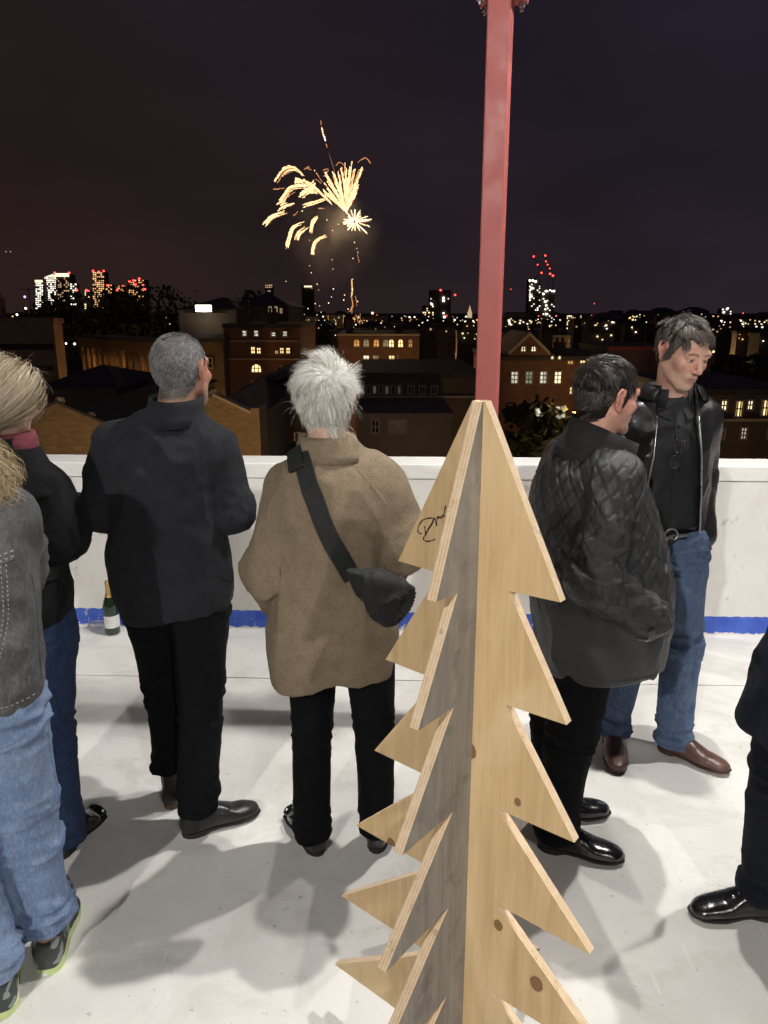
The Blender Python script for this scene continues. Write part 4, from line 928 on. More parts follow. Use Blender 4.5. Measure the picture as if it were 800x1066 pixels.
# ---- 4: man in the leather jacket, looking down
p4 = thing('person', 'person in a black leather jacket and blue jeans, head bowed, facing us', 'person', (1.10, 2.85, 0), R(180))
s4 = dict(head=(.012, .065, 1.662), hrot=(R(20), R(-22), R(-4)), hs=1.01, neck=(.012, -.005, 1.49), sh=((-.112, -.005, 1.405), (.165, -.005, 1.405)), el=((-.142, -.05, 1.16), (.215, -.05, 1.16)), wr=((-.140, .05, .955), (.19, .08, .95)),
          hip=((-.085, 0, .92), (.085, 0, .92)), kn=((-.118, .02, .50), (.085, .02, .5)), an=((-.118, .045, .08), (.118, -.02, .08)), foot=(R(-45), R(10)))
B4 = build_body(p4, s4, skin=(.62, .37, .28), st=.0034, stub=.2, hairc=(.16, .11, .09), brow=(.07, .045, .035), jaw=1.0)
hl4 = [-.085, -.085, -.08, -.06, -.01, .034, .030, -.03, -.03, .016, .058, .082, .09]
scalp(p4, B4, (.020, .015, .013), .006, hl=hl4)
def comb4(p, n): return np.stack([p[:, 0] * 6 - .35, np.where(p[:, 2] > .05, .45, -.7), -.35 + 0 * p[:, 0] - 6 * np.abs(p[:, 0])], 1)
hair(p4, B4, comb4, 10000, lambda p: .030 + .016 * np.clip((p[:, 2] - .03) / .07, 0, 1), (.020, .014, .011), (.15, .125, .105), .0007, 7, 130, 41, hl=hl4, lift=lambda p: .25 + .25 * np.clip(p[:, 2] / .1, 0, 1), wild=.34, grav=.2)
sh4, V, Fq = garment('shirt', p4, lambda P: loft(P, [(.93, .015, .0, .155, .115), (1.05, .02, .002, .150, .122), (1.2, .025, .003, .148, .125), (1.33, .025, .0, .148, .118), (1.42, .02, -.004, .125, .09), (1.475, .012, .0, .075, .07), (1.50, .012, .004, .066, .064)], 2.3), (-.2, -.16, .90), (.22, .17, 1.53), .008, [('f', (8, 8, 4), .016, 6), ('r', (10, 10, 6), .007, 9)], M_shirt)
bv4 = surf(V, Fq)
strip('placket', sh4, bv4, [(.012, 0, 1.44), (.012, 0, 1.3), (.012, 0, 1.1), (.012, 0, .99)], (0, -1, 0), .032, .002, M_shirt, .001)
for z in (1.40, 1.31, 1.22, 1.13, 1.04):
    l, n = project(bv4, [(.012, 0, z)], (0, -1, 0))[0]; MB().tube([l + n * .003, l + n * .006], .0055, 10).build('button', M_black, sh4)
for s in (-1, 1):
    q = [(.012 + s * .062, -.01, 1.505), (.012 + s * .055, .035, 1.495), (.012 + s * .012, .072, 1.468), (.012 + s * .032, .098, 1.415), (.012 + s * .078, .075, 1.435), (.012 + s * .082, -.005, 1.462)]
    mb = MB(); mb.add(q + [(x, y - .006, z - .004) for x, y, z in q], [(0, 1, 2, 5), (2, 3, 4, 5), (11, 8, 7, 6), (11, 10, 9, 8)] + [(i, i + 6, (i + 1) % 6 + 6, (i + 1) % 6) for i in range(6)]); mb.build('collar_wing', M_shirt, sh4, bevel=.002)
ring_collar('collar_stand', sh4, [(1.455, .012, .0, .084, .080), (1.49, .013, .008, .077, .074), (1.525, .014, .012, .074, .072)], M_shirt, .006, gap=(58, 122))
rj = [(.93, .03, -.01, .185, .150), (1.05, .03, -.008, .188, .155), (1.2, .03, -.005, .188, .155), (1.33, .028, -.008, .186, .142), (1.41, .025, -.012, .172, .118), (1.455, .015, -.012, .155, .098), (1.495, .014, -.01, .105, .085), (1.52, .013, -.008, .085, .08)]
def open4(P, d):
    z = P[2]; lo_ = -.050 - .055 * np.clip((1.42 - z) / .47, 0, 1); hi_ = .085 + .06 * np.clip((1.42 - z) / .47, 0, 1)
    wedge = np.maximum(np.maximum(lo_ - P[0], P[0] - hi_), .035 - P[1]); inner = loft(P, [(.90, .018, .0, .160, .124), (1.2, .027, .0, .153, .130), (1.33, .026, .0, .151, .122), (1.42, .02, -.004, .128, .094), (1.5, .012, .0, .075, .07)], 2.3)
    return smax(smax(d, -wedge, .012), -inner, .004)
k4, V, Fq = coat(p4, 'leather_jacket', s4, rj, [.068, .066, .052], M_jacket, [('f', (9, 9, 5), .014, 33), ('r', (11, 11, 6), .007, 35)], v=.007, hem=lambda P: .945 + 0 * P[0], tops=open4, k=.07)
M_zip = pm('zip_metal', (.45, .45, .46), .35, .1, metal=.9)
for s, x0, x1 in ((-1, -.052, -.104), (1, .088, .142)):
    ez = [(x0 + (x1 - x0) * np.clip((1.42 - z) / .47, 0, 1), z) for z in np.linspace(1.43, .96, 14)]
    P_ = []
    bvj = surf(V, Fq)
    for x, z in ez:
        h_ = project(bvj, [(x + s * .007, 0, z)], (0, -1, 0))
        if h_: P_.append(h_[0][0] + Vector((-s * .002, .003, 0)))
    if len(P_) > 3: MB().tube(P_, .0035, 6).build('zip', M_zip, k4, True)
ring_collar('jacket_collar', k4, [(1.475, .015, -.012, .118, .102), (1.515, .015, -.008, .102, .094), (1.538, .013, -.006, .099, .093), (1.525, .013, -.006, .112, .102), (1.485, .014, -.008, .140, .120)], M_jacket, .010, gap=(48, 132))
jn4, V, Fq = trouser(p4, s4, M_jean3, .100, .076, .071, (.045, .06), 1.005, (.165, .118), 24, 1.5, v=.007); cuffs(jn4, p4, s4, V, Fq, (.045, .06), .07, (0, -1, 0), M_jean3)
bvq = surf(V, Fq)
ring_collar('belt', jn4, [(.965, 0, 0, .172, .126), (.985, 0, 0, .172, .126), (1.003, 0, 0, .171, .125)], M_shoe, .006)
MB().tube([(.012 + .024 * math.cos(a), .1305 - abs(math.cos(a)) * .002, .985 + .024 * math.sin(a)) for a in np.linspace(R(-60), R(240), 14)], .0035, 8).build('belt_buckle', M_zip, jn4, True)
seam('fly_seam', jn4, bvq, [(0, 0, .95), (-.004, 0, .90), (.0, 0, .86)], (0, -1, 0), .0015, M_jean3)
seam('pocket_seam', jn4, bvq, [(-.07, 0, .955), (-.10, 0, .93), (-.14, 0, .90)], (0, -1, 0), .0018, M_jean3)
seam('side_seam', jn4, bvq, [(-.175, 0, .86), (-.18, 0, .6), (-.17, 0, .15)], (.35, -1, 0), .0016, M_jean3)
M_solebr2 = pm('shoe_welt', (.05, .026, .018), .7)
shoe(p4, s4['an'][0], R(-45), 'brogue', M_brown, M_solebr2, .30); shoe(p4, s4['an'][1], R(10), 'brogue', M_brown, M_solebr2, .30)
gl_ = thing('eyeglasses', 'folded dark eyeglasses hanging from the black shirt placket', 'glasses', (1.085, 2.705, 1.29)); gl_.rotation_euler = (R(-8), R(6), R(8))
MB().tube([(0, 0, .06), (.002, .004, 0), (.004, .008, -.055)], .0028, 6).build('temple_arm', M_black, gl_, True); MB().tube([(.012, .004, .06), (.013, .006, 0), (.012, .01, -.055)], .0028, 6).build('temple_arm', M_black, gl_, True)
lm = NB('smoked_lens'); lm.fin((.05, .05, .06), .06, Coat_Weight=.5, Alpha=.8)
for zc_ in (.035, -.022):
    MB().tube([(-.017 + .018 * math.cos(a), .002, zc_ + .024 * math.sin(a)) for a in np.linspace(0, 2 * math.pi, 17)], .002, 6, cap=False).build('rim', M_black, gl_, True)
    MB().add([(-.017 + .017 * math.cos(a), .002, zc_ + .023 * math.sin(a)) for a in np.linspace(0, 2 * math.pi, 16, endpoint=False)], [tuple(range(16))]).build('lens', lm.m, gl_)

# ---- 5: person in the grey denim jacket, cut by the left edge
p5 = thing('person', 'person with long golden hair in a grey denim jacket and pale jeans', 'person', (-1.035, 1.66, 0), R(20))
s5 = dict(head=(-.085, .03, 1.585), hrot=(R(12), R(-6), 0), hs=.96, neck=(0, .0, 1.43), sh=((-.155, 0, 1.345), (.145, 0, 1.345)), el=((-.17, .12, 1.12), (.135, .17, 1.14)), wr=((-.06, .3, 1.12), (.06, .32, 1.14)),
          hip=((-.085, 0, .86), (.085, 0, .86)), kn=((-.05, -.02, .47), (.092, .035, .47)), an=((-.01, -.045, .09), (.105, .06, .09)), foot=(R(-5), R(8)))
B5 = build_body(p5, s5, st=.0062, skin=(.55, .35, .27), hands=[((-.045, .315, 1.12), (.6, .4, .1), (.4, -.5, -.3), 1, .9, .7), ((.05, .335, 1.14), (-.6, .4, .1), (-.4, -.5, -.3), -1, .9, .7)])
scalp(p5, B5, (.16, .10, .05), .010, hl=hlw)
hair(p5, B5, lambda p, n: np.stack([.3 - p[:, 0], -1 + 0 * p[:, 0], -.6 + 0 * p[:, 0]], 1), 6000, .1, (.14, .085, .035), (.50, .36, .18), .0011, 8, 120, 51, hl=hlw, lift=.25, wild=.14, grav=.2, tie=(.03, -.125, -.03))
tail(p5, [(-.055, -.085, 1.575), (-.01, -.10, 1.555), (.07, -.075, 1.51), (.125, -.06, 1.465), (.145, -.065, 1.42)], 3600, .028, .070, (.17, .12, .06), (.55, .43, .26), .0011, 5)
j5, V, Fq = coat(p5, 'denim_jacket', s5, [(.845, 0, 0, .178, .135), (.93, 0, 0, .186, .142), (1.05, 0, 0, .190, .145), (1.18, 0, 0, .195, .142), (1.28, 0, -.003, .192, .132), (1.345, 0, -.004, .165, .11), (1.39, 0, -.002, .12, .088), (1.43, 0, .004, .08, .076)],
                 [.074, .068, .054], M_gdenim, [('f', (7, 7, 4), .028, 42), ('r', (9, 9, 5), .014, 45), ('r', (16, 16, 10), .005, 47)], hem=lambda P: .852 + 0 * P[0], n=2.4, v=.008)
bv5 = surf(V, Fq)
for dz in (0, .012): seam('yoke_seam', j5, bv5, [(-.17, 0, 1.262 + dz), (-.06, 0, 1.248 + dz), (.06, 0, 1.248 + dz), (.172, 0, 1.262 + dz)], (0, 1, 0), .0016, M_gstitch, .0004, True)
seam('yoke_edge', j5, bv5, [(-.17, 0, 1.256), (-.06, 0, 1.242), (.06, 0, 1.242), (.172, 0, 1.256)], (0, 1, 0), .0028, M_gdenim)
for dx in (0, .01):
    seam('panel_seam', j5, bv5, [(.150 - dx, 0, 1.25), (.140 - dx, 0, 1.12), (.105 - dx, 0, 1.0), (.085 - dx, 0, .90)], (0, 1, 0), .0014, M_gstitch, .0004, True)
    seam('panel_seam', j5, bv5, [(-.150 + dx, 0, 1.25), (-.140 + dx, 0, 1.12), (-.105 + dx, 0, 1.0), (-.085 + dx, 0, .90)], (0, 1, 0), .0014, M_gstitch, .0004, True)
seam('side_seam', j5, bv5, [(.17, .0, 1.2), (.165, .0, 1.05), (.155, 0, .9)], (-.55, 1, 0), .0026, M_gdenim)
for dz in (.0, .038): seam('waistband_seam', j5, bv5, [(-.165, 0, .868 + dz), (0, 0, .868 + dz), (.172, 0, .868 + dz)], (0, 1, 0), .0015, M_gstitch, .0004, True)
ring_collar('collar', j5, [(1.385, 0, 0, .118, .106), (1.42, 0, .004, .106, .096), (1.455, 0, .006, .094, .09), (1.44, 0, .006, .112, .104)], M_gdenim, .008)
jn5, V, Fq = trouser(p5, s5, M_jean1, .098, .080, .073, (.115, .125), .93, (.165, .13), 34, 1.7, v=.007); cuffs(jn5, p5, s5, V, Fq, (.115, .125), .075, (0, 1, 0), M_jean1)
bvq = surf(V, Fq)
seam('seat_seam', jn5, bvq, [(0, 0, .85), (.002, 0, .78), (.02, 0, .72)], (0, 1, 0), .0016, M_jean1)
seam('pocket_welt', jn5, bvq, [(.06, 0, .79), (.10, 0, .80), (.13, 0, .815)], (-.1, 1, 0), .003, M_jean1)
seam('side_seam', jn5, bvq, [(.17, 0, .8), (.19, 0, .5), (.19, 0, .12)], (-.4, 1, 0), .0016, M_jean1)
def patch(name, cols, sc, rough=.75):
    b = NB(name); v = b.n('ShaderNodeTexVoronoi'); v.inputs['Scale'].default_value = sc; b.l(b.co(), v.inputs[0]); s = b.n('ShaderNodeSeparateXYZ'); b.l(v.outputs['Color'], s.inputs[0])
    r = b.n('ShaderNodeValToRGB'); r.color_ramp.interpolation = 'CONSTANT'; b.l(s.outputs[0], r.inputs[0]); e = r.color_ramp.elements
    for i, cc in enumerate(cols): q = e[i] if i < 2 else e.new(0); q.position = i / len(cols); q.color = (*cc, 1)
    return b.fin(r.outputs[0], rough, b.bump(b.noise(400, 3), .5, .0015))
M_snk = patch('sneaker_panels', [(.05, .055, .055), (.13, .17, .15), (.24, .28, .25), (.09, .11, .10)], 44); M_snsole = patch('sneaker_sole', [(.55, .66, .30), (.68, .70, .62), (.60, .72, .38)], 32)
shoe(p5, s5['an'][0], R(-5), 'sneaker', M_snk, M_snsole, .275, 1, 'sneaker'); shoe(p5, s5['an'][1], R(8), 'sneaker', M_snk, M_snsole, .275, 1, 'sneaker')

# ---- 6: woman in the black coat with the pink scarf
p6 = thing('person', 'person with ash blond hair, pink scarf and wide-collared black coat', 'person', (-1.165, 2.2, 0), R(-6))
s6 = dict(head=(.062, .0, 1.555), hrot=(R(-8), R(-10), R(6)), hs=.96, neck=(.02, 0, 1.41), sh=((-.13, 0, 1.295), (.135, 0, 1.295)), el=((-.19, .03, 1.10), (.175, .03, 1.13)), wr=((-.09, .22, 1.1), (.09, .25, 1.16)),
          hip=((-.085, 0, .84), (.085, 0, .84)), kn=((-.09, .0, .46), (.06, .01, .46)), an=((-.10, -.05, .08), (.06, .01, .08)), foot=(R(-10), R(10)))
B6 = build_body(p6, s6, st=.0062, skin=(.55, .36, .28), hands=[((-.08, .235, 1.1), (.6, .4, .1), (.4, -.5, -.3), 1, .9, .7), ((.08, .265, 1.16), (-.6, .4, .1), (-.4, -.5, -.3), -1, .9, .7)])
scalp(p6, B6, (.22, .17, .11), .012, hl=hlw)
def comb6(p, n): return np.stack([.25 - p[:, 0] * 1.5, -1 + 0 * p[:, 0], -.75 + 0 * p[:, 0]], 1)
hair(p6, B6, comb6, 9500, .1, (.20, .15, .09), (.54, .46, .34), .0009, 9, 150, 61, hl=hlw, lift=.14, wild=.22, grav=.10, tie=(-.035, -.10, -.095))
hair(p6, B6, comb6, 260, .10, (.30, .24, .15), (.6, .5, .38), .0006, 9, 200, 62, hl=hlw, lift=.6, wild=.6, grav=.3, name='loose_hair')
tail(p6, [(-.01, -.085, 1.475), (-.02, -.11, 1.44), (-.03, -.14, 1.36), (-.04, -.15, 1.28)], 1500, .025, .04, (.20, .15, .09), (.54, .46, .34), .001, 6)
sc6 = ring_collar('scarf', p6, [(1.39, .035, .0, .096, .096), (1.42, .042, 0, .096, .094), (1.445, .048, .0, .086, .086), (1.46, .05, 0, .078, .08)], pm('pink_scarf', (.16, .032, .045), .9, .35, 22, 300, .7, .003, scale=(1, 1, 3)), .02)
c6, V, Fq = coat(p6, 'coat', s6, [(.855, .0, .0, .175, .14), (.95, 0, 0, .180, .145), (1.08, 0, 0, .170, .14), (1.2, 0, 0, .178, .14), (1.28, .003, 0, .172, .125), (1.34, .008, 0, .14, .105), (1.39, .015, 0, .10, .09), (1.42, .02, 0, .085, .082)],
                 [.076, .072, .056], M_coat3, BASEL, hem=lambda P: .865 + 0 * P[0])
ring_collar('wide_collar', c6, [(1.275, .012, -.01, .185, .150), (1.29, .012, -.01, .190, .152), (1.36, .016, -.004, .150, .128), (1.42, .022, .0, .112, .108), (1.45, .024, .0, .104, .102)], M_coat3, .012, gap=(70, 110))
bv6 = surf(V, Fq); strip('half_belt', c6, bv6, [(.10, 0, 1.045), (.16, 0, 1.04), (.19, .0, 1.04)], (-.5, 1, 0), .04, .007, M_coat3)
trouser(p6, s6, M_jean2, .095, .078, .074, (.05, .05), .92, (.16, .12), 44)
shoe(p6, s6['an'][0], R(-10), 'loafer', M_shoe, M_sole, .25, .92, 'loafer'); shoe(p6, s6['an'][1], R(10), 'loafer', M_shoe, M_sole, .25, .92, 'loafer')

# ---- 7: man in the navy overcoat, cut by the right edge
p7 = thing('person', 'person in a navy overcoat and polished black shoes, cut off by the right edge', 'person', (1.255, 1.86, 0), R(90))
s7 = dict(head=(0, .07, 1.64), hrot=(0, R(-5), 0), hs=1, neck=(0, .03, 1.48), sh=((-.18, 0, 1.40), (.18, 0, 1.40)), el=((-.245, -.06, 1.12), (.24, -.10, 1.12)), wr=((-.25, .05, .90), (.245, -.05, .90)),
          hip=((-.085, .03, .88), (.085, .05, .88)), kn=((-.12, -.06, .48), (.075, .085, .48)), an=((-.15, -.16, .08), (.062, .085, .08)), foot=(0, R(-4)))
B7 = build_body(p7, s7, st=.0062, skin=(.5, .3, .22), hands=[((-.252, .06, .865), (0, .25, -.9), (1, 0, 0), 1, 1, .5), ((.247, -.04, .865), (0, .25, -.9), (-1, 0, 0), -1, 1, .5)])
scalp(p7, B7, (.03, .02, .015), .006); hair(p7, B7, comb3, 5000, .035, (.02, .014, .01), (.06, .045, .035), .001, 5, 120, 71, lift=.3, wild=.2, grav=.2)
c7, V, Fq = coat(p7, 'overcoat', s7, [(.56, 0, .085, .215, .155), (.70, 0, .068, .213, .153), (.9, 0, .038, .205, .148), (1.1, 0, .005, .20, .14), (1.25, 0, .0, .20, .135), (1.35, 0, .0, .18, .12), (1.42, 0, .01, .125, .092), (1.48, 0, .02, .08, .08)], [.078, .072, .055], M_navy, BASEL,
                 hem=lambda P: .585 + .6 * np.clip(P[1] - .12, 0, 1))
ring_collar('collar', c7, [(1.43, 0, .015, .105, .10), (1.47, 0, .02, .095, .094), (1.50, 0, .022, .088, .09)], M_navy, .012, gap=(75, 105))
trouser(p7, s7, mat_wool('navy_trouser_cloth', (.004, .005, .010), (.009, .011, .019), .12, 1.5, .8), .098, .082, .078, (.09, .075), .95, (.165, .12), 54)
shoe(p7, s7['an'][0], 0, 'oxford', M_shoe, M_sole, .29); shoe(p7, s7['an'][1], R(-4), 'oxford', M_shoe, M_sole, .29)
# ------------------------------------------------------------------ the city below the deck, at night
GZ = -22.0
tag(MB().box((-9000, 4.75, GZ - 1), (9000, 16000, GZ)).build('ground', pm('night_ground', (.03, .028, .026), .95, .3, .02, 1, .1)), kind='structure')
M_brick = None; rs_ = random.Random(21)
def mat_brick(name, lo, hi, mortar, sc=1.0):
    b = NB(name); t = b.n('ShaderNodeTexBrick'); t.inputs['Scale'].default_value = 1.0 * sc; t.inputs['Brick Width'].default_value = .235; t.inputs['Row Height'].default_value = .078; t.inputs['Mortar Size'].default_value = .008
    t.inputs['Color1'].default_value = (*lo, 1); t.inputs['Color2'].default_value = (*hi, 1); t.inputs['Mortar'].default_value = (*mortar, 1); b.l(b.co(rot=(R(90), 0, 0)), t.inputs[0])
    c = b.mix(b.ramp(b.noise(.7, 6, .65), [(.4, 0.), (.7, .5)]), t.outputs[0], tuple(x * .5 for x in lo))
    return b.fin(c, .9, b.bump(t.outputs['Fac'], -.5, .01))
MB_stock = mat_brick('yellow_stock_brick', (.20, .14, .075), (.30, .215, .125), (.22, .19, .15))
MB_red = mat_brick('red_brick', (.17, .075, .045), (.24, .11, .065), (.2, .16, .13))
M_conc = pm('grey_render_wall', (.20, .165, .13), .9, .2, .5, 10, .2, .01)
M_slate = pm('roof_slate', (.055, .052, .050), .75, .3, 1.2, 6, .4, .02); M_dkwall = pm('dark_wall', (.11, .09, .072), .9, .3, .4, 8, .2, .01)
M_stone = pm('pale_stone', (.42, .36, .27), .85, .15, .8); M_frame = pm('window_frame', (.30, .27, .23), .7); M_dkglass = pm('dark_glass', (.012, .012, .014), .12, .1)
E_warm = em('lit_window_warm', (1, .70, .30), 2.2, .4, 1.1); E_cream = em('lit_window_cream', (1, .83, .52), 2.0, .4, 1.6); E_or = em('lit_window_orange', (1, .42, .10), .9, .5, 1.3); E_dim = em('lit_window_dim', (1, .72, .42), .35, .5, 1.5); E_pale = em('lit_window_pale', (.95, .9, .7), .9, .7, 2.2)
E_pt = em('far_lamp_warm', (1, .72, .38), 5); E_ptw = em('far_lamp_white', (1, .92, .78), 6); E_ptr = em('far_lamp_red', (1, .06, .05), 5); E_ptg = em('far_lamp_green', (.25, 1, .6), 3); E_ptb = em('far_lamp_violet', (.35, .25, 1), 4)
def prism3(name, poly, Y0, Y1, mat, parent):     # polygon (x,z) extruded from Y0 back to Y1, in the parent's frame
    o = parent.location; return MB().prism([(x - o.x, z - o.z) for x, z in poly], Y0 - o.y, Y1 - o.y).build(name, mat, parent)
def win(parent, rect, Y, lit, cols=2, rows=2, arch=False, fr=.10, dp=.10):
    """window proud of the wall by its frame; rect in photo pixels on the plane Y"""
    o = parent.location; a = PX(rect[0], rect[3], Y) - o; b = PX(rect[2], rect[1], Y) - o; x0, x1, z0, z1 = a.x, b.x, a.z, b.z; y = Y - o.y
    if arch:
        n = 8; cx, r = (x0 + x1) / 2, (x1 - x0) / 2; zs = max(z0 + .1, z1 - r)
        pl = [(x0, z0), (x1, z0)] + [(cx + r * math.cos(t), zs + (z1 - zs) * math.sin(t)) for t in np.linspace(0, math.pi, n)]
    else: pl = [(x0, z0), (x1, z0), (x1, z1), (x0, z1)]
    mb = MB(); n = len(pl); cx, cz = (x0 + x1) / 2, (z0 + z1) / 2
    inn = [(cx + (x - cx) * max(.1, 1 - 2 * fr / (x1 - x0)), cz + (z - cz) * max(.1, 1 - 2 * fr / (z1 - z0))) for x, z in pl]
    V = [(x, y - dp, z) for x, z in pl] + [(x, y - dp, z) for x, z in inn] + [(x, y, z) for x, z in pl] + [(x, y, z) for x, z in inn]; F = []
    for i in range(n):
        j = (i + 1) % n; F += [(i, j, j + n, i + n), (i + 2 * n, j + 2 * n, j, i), (i + n, j + n, j + 3 * n, i + 3 * n)]
    mb.add(V, F); bw = fr * .35
    for c in range(1, cols): x = x0 + (x1 - x0) * c / cols; mb.box((x - bw, y - dp * .7, z0 + fr), (x + bw, y - dp * .3, z1 - fr))
    for r_ in range(1, rows): z = z0 + (z1 - z0) * r_ / rows; mb.box((x0 + fr, y - dp * .69, z - bw), (x1 - fr, y - dp * .31, z + bw))
    w = mb.build('window', M_frame, parent)
    k = MB(); k.add([(x, y - dp * .25, z) for x, z in inn], [tuple(range(n))]); k.build('pane', lit, w); return w
def block(name, label, x0, x1, yt, Y, D, mat, roof='flat', zb=None, cat='building', group=None, par=.3):
    a = PX(x0, yt, Y); b = PX(x1, yt, Y); cx = (a.x + b.x) / 2; t = thing(name, label, cat, (cx, Y, GZ), 0, group); w = (b.x - a.x) / 2; H_ = a.z - GZ
    MB().box((-w, 0, 0), (w, D, H_ - .32)).build('wall', mat, t)
    if roof == 'flat':
        MB().box((-w - .12, -.12, H_ - .32), (w + .12, D + .12, H_)).build('roof', M_slate if mat is not M_conc else M_conc, t)
    elif roof == 'hip':
        q = min(w, D / 2) * .9; mb = MB(); rz = H_ - .32; hh = roof_h(w, D)
        mb.add([(-w - .3, -.3, rz), (w + .3, -.3, rz), (w + .3, D + .3, rz), (-w - .3, D + .3, rz), (-w + q, D / 2, rz + hh), (w - q, D / 2, rz + hh)], [(0, 1, 5, 4), (1, 2, 5), (2, 3, 4, 5), (3, 0, 4), (3, 2, 1, 0)]); mb.build('roof', M_slate, t)
    return t
def roof_h(w, D): return min(w, D / 2) * .45
def plight(loc, W_, col=(1, .60, .26), r=.15, name='street_lamp', label=None, post_h=None):
    lamp = thing(name, label or 'unseen amber street lamp in the dark streets below the deck', 'street lamp', (loc[0], loc[1], loc[2]), 0, 'street lamps in the city')
    MB().tube([(0, 0, -(post_h or loc[2] - GZ)), (0, 0, .1)], .06, 8).build('lamp_post', M_black, lamp, True)
    MB().lathe([(.02, .14), (.20, .10), (.22, .02), (.16, 0)], 12).build('lamp_hood', M_black, lamp, True); MB().lathe([(0, -.16), (.1, -.13), (.14, -.05), (.14, -.005)], 12).build('lamp_glass', em('street_lamp_glass', (1, .6, .22), 8), lamp, True)
    l = bpy.data.lights.new('street_lamp_light', 'POINT'); l.energy = W_ * 1.6; l.color = col; l.shadow_soft_size = r; lo = bpy.data.objects.new('street_lamp_light', l); C.objects.link(lo); lo.parent = lamp; lo.location = (0, 0, -.3); return lamp

# -- twin-gabled brick warehouse just beyond the deck
Y = 26.0; g = [PX(x, y, Y) for x, y in ((-30, 470), (-30, 452), (14, 440), (60, 420), (102, 438), (140, 455), (178, 436), (222, 412), (262, 431), (262, 470))]
wh = thing('warehouse', 'yellow brick warehouse with twin gables just beyond the parapet', 'building', (PX(120, 440, Y).x, Y, GZ))
pl = [(g[0].x, GZ)] + [(p.x, p.z) for p in g[1:-1]] + [(g[-1].x, GZ)]
prism3('gable_wall', pl, Y, Y + .4, MB_stock, wh); 
for a, m, c in ((2, 3, 5), (5, 7, 8)):
    q = [(g[a].x, g[a].z - .35), (g[m].x, g[m].z - .35), (g[c].x, g[c].z - .35)]; prism3('roof', [(g[a].x, GZ)] + q + [(g[c].x, GZ)], Y + .42, Y + 16, M_slate, wh)
for i in (2, 3, 4, 6, 7):
    a, b = g[i], g[i + 1] if i != 4 else g[5]
    prism3('coping', [(a.x, a.z), (b.x, b.z), (b.x, b.z + .09), (a.x, a.z + .09)], Y - .06, Y + .46, M_stone if i == 7 else M_slate, wh)
a = PX(261, 425, Y - .4); b = PX(270, 425, Y - .4); pi_ = [(a.x, GZ), (b.x, GZ), (b.x, a.z), (a.x, a.z)]; prism3('pier', pi_, Y - .4, Y + 1.2, MB_stock, wh)
for px_, py_ in ((60, 417), (92, 433), (222, 409), (256, 428)):
    p = PX(px_, py_, Y); o = wh.location; MB().lathe([(.16, -.3), (.18, 0), (.12, .1), (0, .12)], 8, (p.x - o.x, .2, p.z - o.z)).build('finial', M_stone, wh)
plight((-9.5, 21.0, -3.4), 340, (1, .62, .26)); plight((-4.6, 21.5, -3.6), 300, (1, .60, .24))
# -- low dark roofs in front of it
for x0, x1, yt, YY in ((40, 120, 398, 44), (110, 190, 404, 47)):
    t = block('low_building', 'black low pitched roof between the warehouse and the colonnade, %s one' % ('left' if x0 == 40 else 'right'), x0, x1, yt, YY, 9, M_dkwall, 'hip')
# -- pale flat block at the left
Y = 55.0; t = block('flat_block', 'plain grey-brown flat-roofed block at the far left', -60, 55, 331, Y, 1.5, M_conc)
for y0, y1 in ((358, 364), (381, 386)):
    a = PX(-60, y1, Y) - t.location; b = PX(55.5, y0, Y) - t.location; MB().box((a.x, -.06, a.z), (b.x, .0, b.z)).build('recess_strip', M_dkglass, t)  # dark strips laid on the wall in place of its recess
plight((-33, 36, -7), 420, (1, .66, .36))
# -- long colonnaded building lit from below
p0, p1 = PX(86, 350.5, 72), PX(168, 358.6, 58.4); ax = Vector((p1.x - p0.x, p1.y - p0.y, 0)); L_ = ax.length; ang = math.atan2(ax.y, ax.x)
cb = thing('colonnade_building', 'long amber-lit building with a row of brick piers, left of the charcoal coat', 'building', (p0.x, p0.y, GZ), ang); top = p0.z - GZ
MB().box((0, 0, 0), (L_, 2.4, top - .9)).build('wall', MB_red, cb); MB().box((-.2, -.5, top - .9), (L_ + .2, 2.6, top)).build('parapet', MB_stock, cb)
MB().box((-.25, -.6, top), (L_ + .25, 2.7, top + .12)).build('roof', M_slate, cb)
n_ = 13
for i in range(n_):
    x = .5 + (L_ - 1) * i / (n_ - 1); MB().box((x - .28, -.42, 0), (x + .28, -.002, top - .92)).build('pier', MB_stock, cb)
    if i < n_ - 1:
        x2 = .5 + (L_ - 1) * (i + .5) / (n_ - 1); w = MB().box((x2 - .55, -.05, top - 3.6), (x2 + .55, -.004, top - 1.5)).build('window', M_frame, cb); MB().box((x2 - .48, -.07, top - 3.5), (x2 + .48, -.052, top - 1.6)).build('pane', E_or if i % 3 else E_dim, w)
for f in (.15, .5, .85):
    p = p0.lerp(p1, f); plight((p.x + 1.6, p.y - 3.2, p0.z - 5.0), 520, (1, .48, .13))
# -- brick block with lit windows behind the white-haired woman's left
Y = 62.0; t = block('brick_block', 'brick block with rows of bright windows left of the white hair', 233, 312, 337, Y, 14, MB_red)
for r in ((252, 343, 258, 351), (264, 343, 270, 351), (282, 345, 288, 351), (294, 344, 300, 351)): win(t, r, Y, E_pale, 1, 2)
for r in ((261, 360, 266.5, 369), (267, 361, 272.5, 369), (286, 364, 290.5, 369), (291, 361, 296.5, 369), (297.5, 361, 303, 369)): win(t, r, Y, E_warm, 2, 2)
win(t, (261.5, 378, 273, 388.5), Y, E_warm, 3, 2, True); win(t, (262, 396, 272, 402), Y, E_warm, 3, 1); win(t, (288, 380, 298, 389), Y, M_dkglass, 2, 2, True)
for y_ in (354, 373): a = PX(233, y_ + 1.6, Y) - t.location; b = PX(312, y_, Y) - t.location; MB().box((a.x, -.12, a.z), (b.x, 0, b.z)).build('string_course', M_stone, t)
t = block('brick_wing', 'dim lower wing joined to the left of the brick block', 178, 232, 352, 60, 12, M_dkwall)
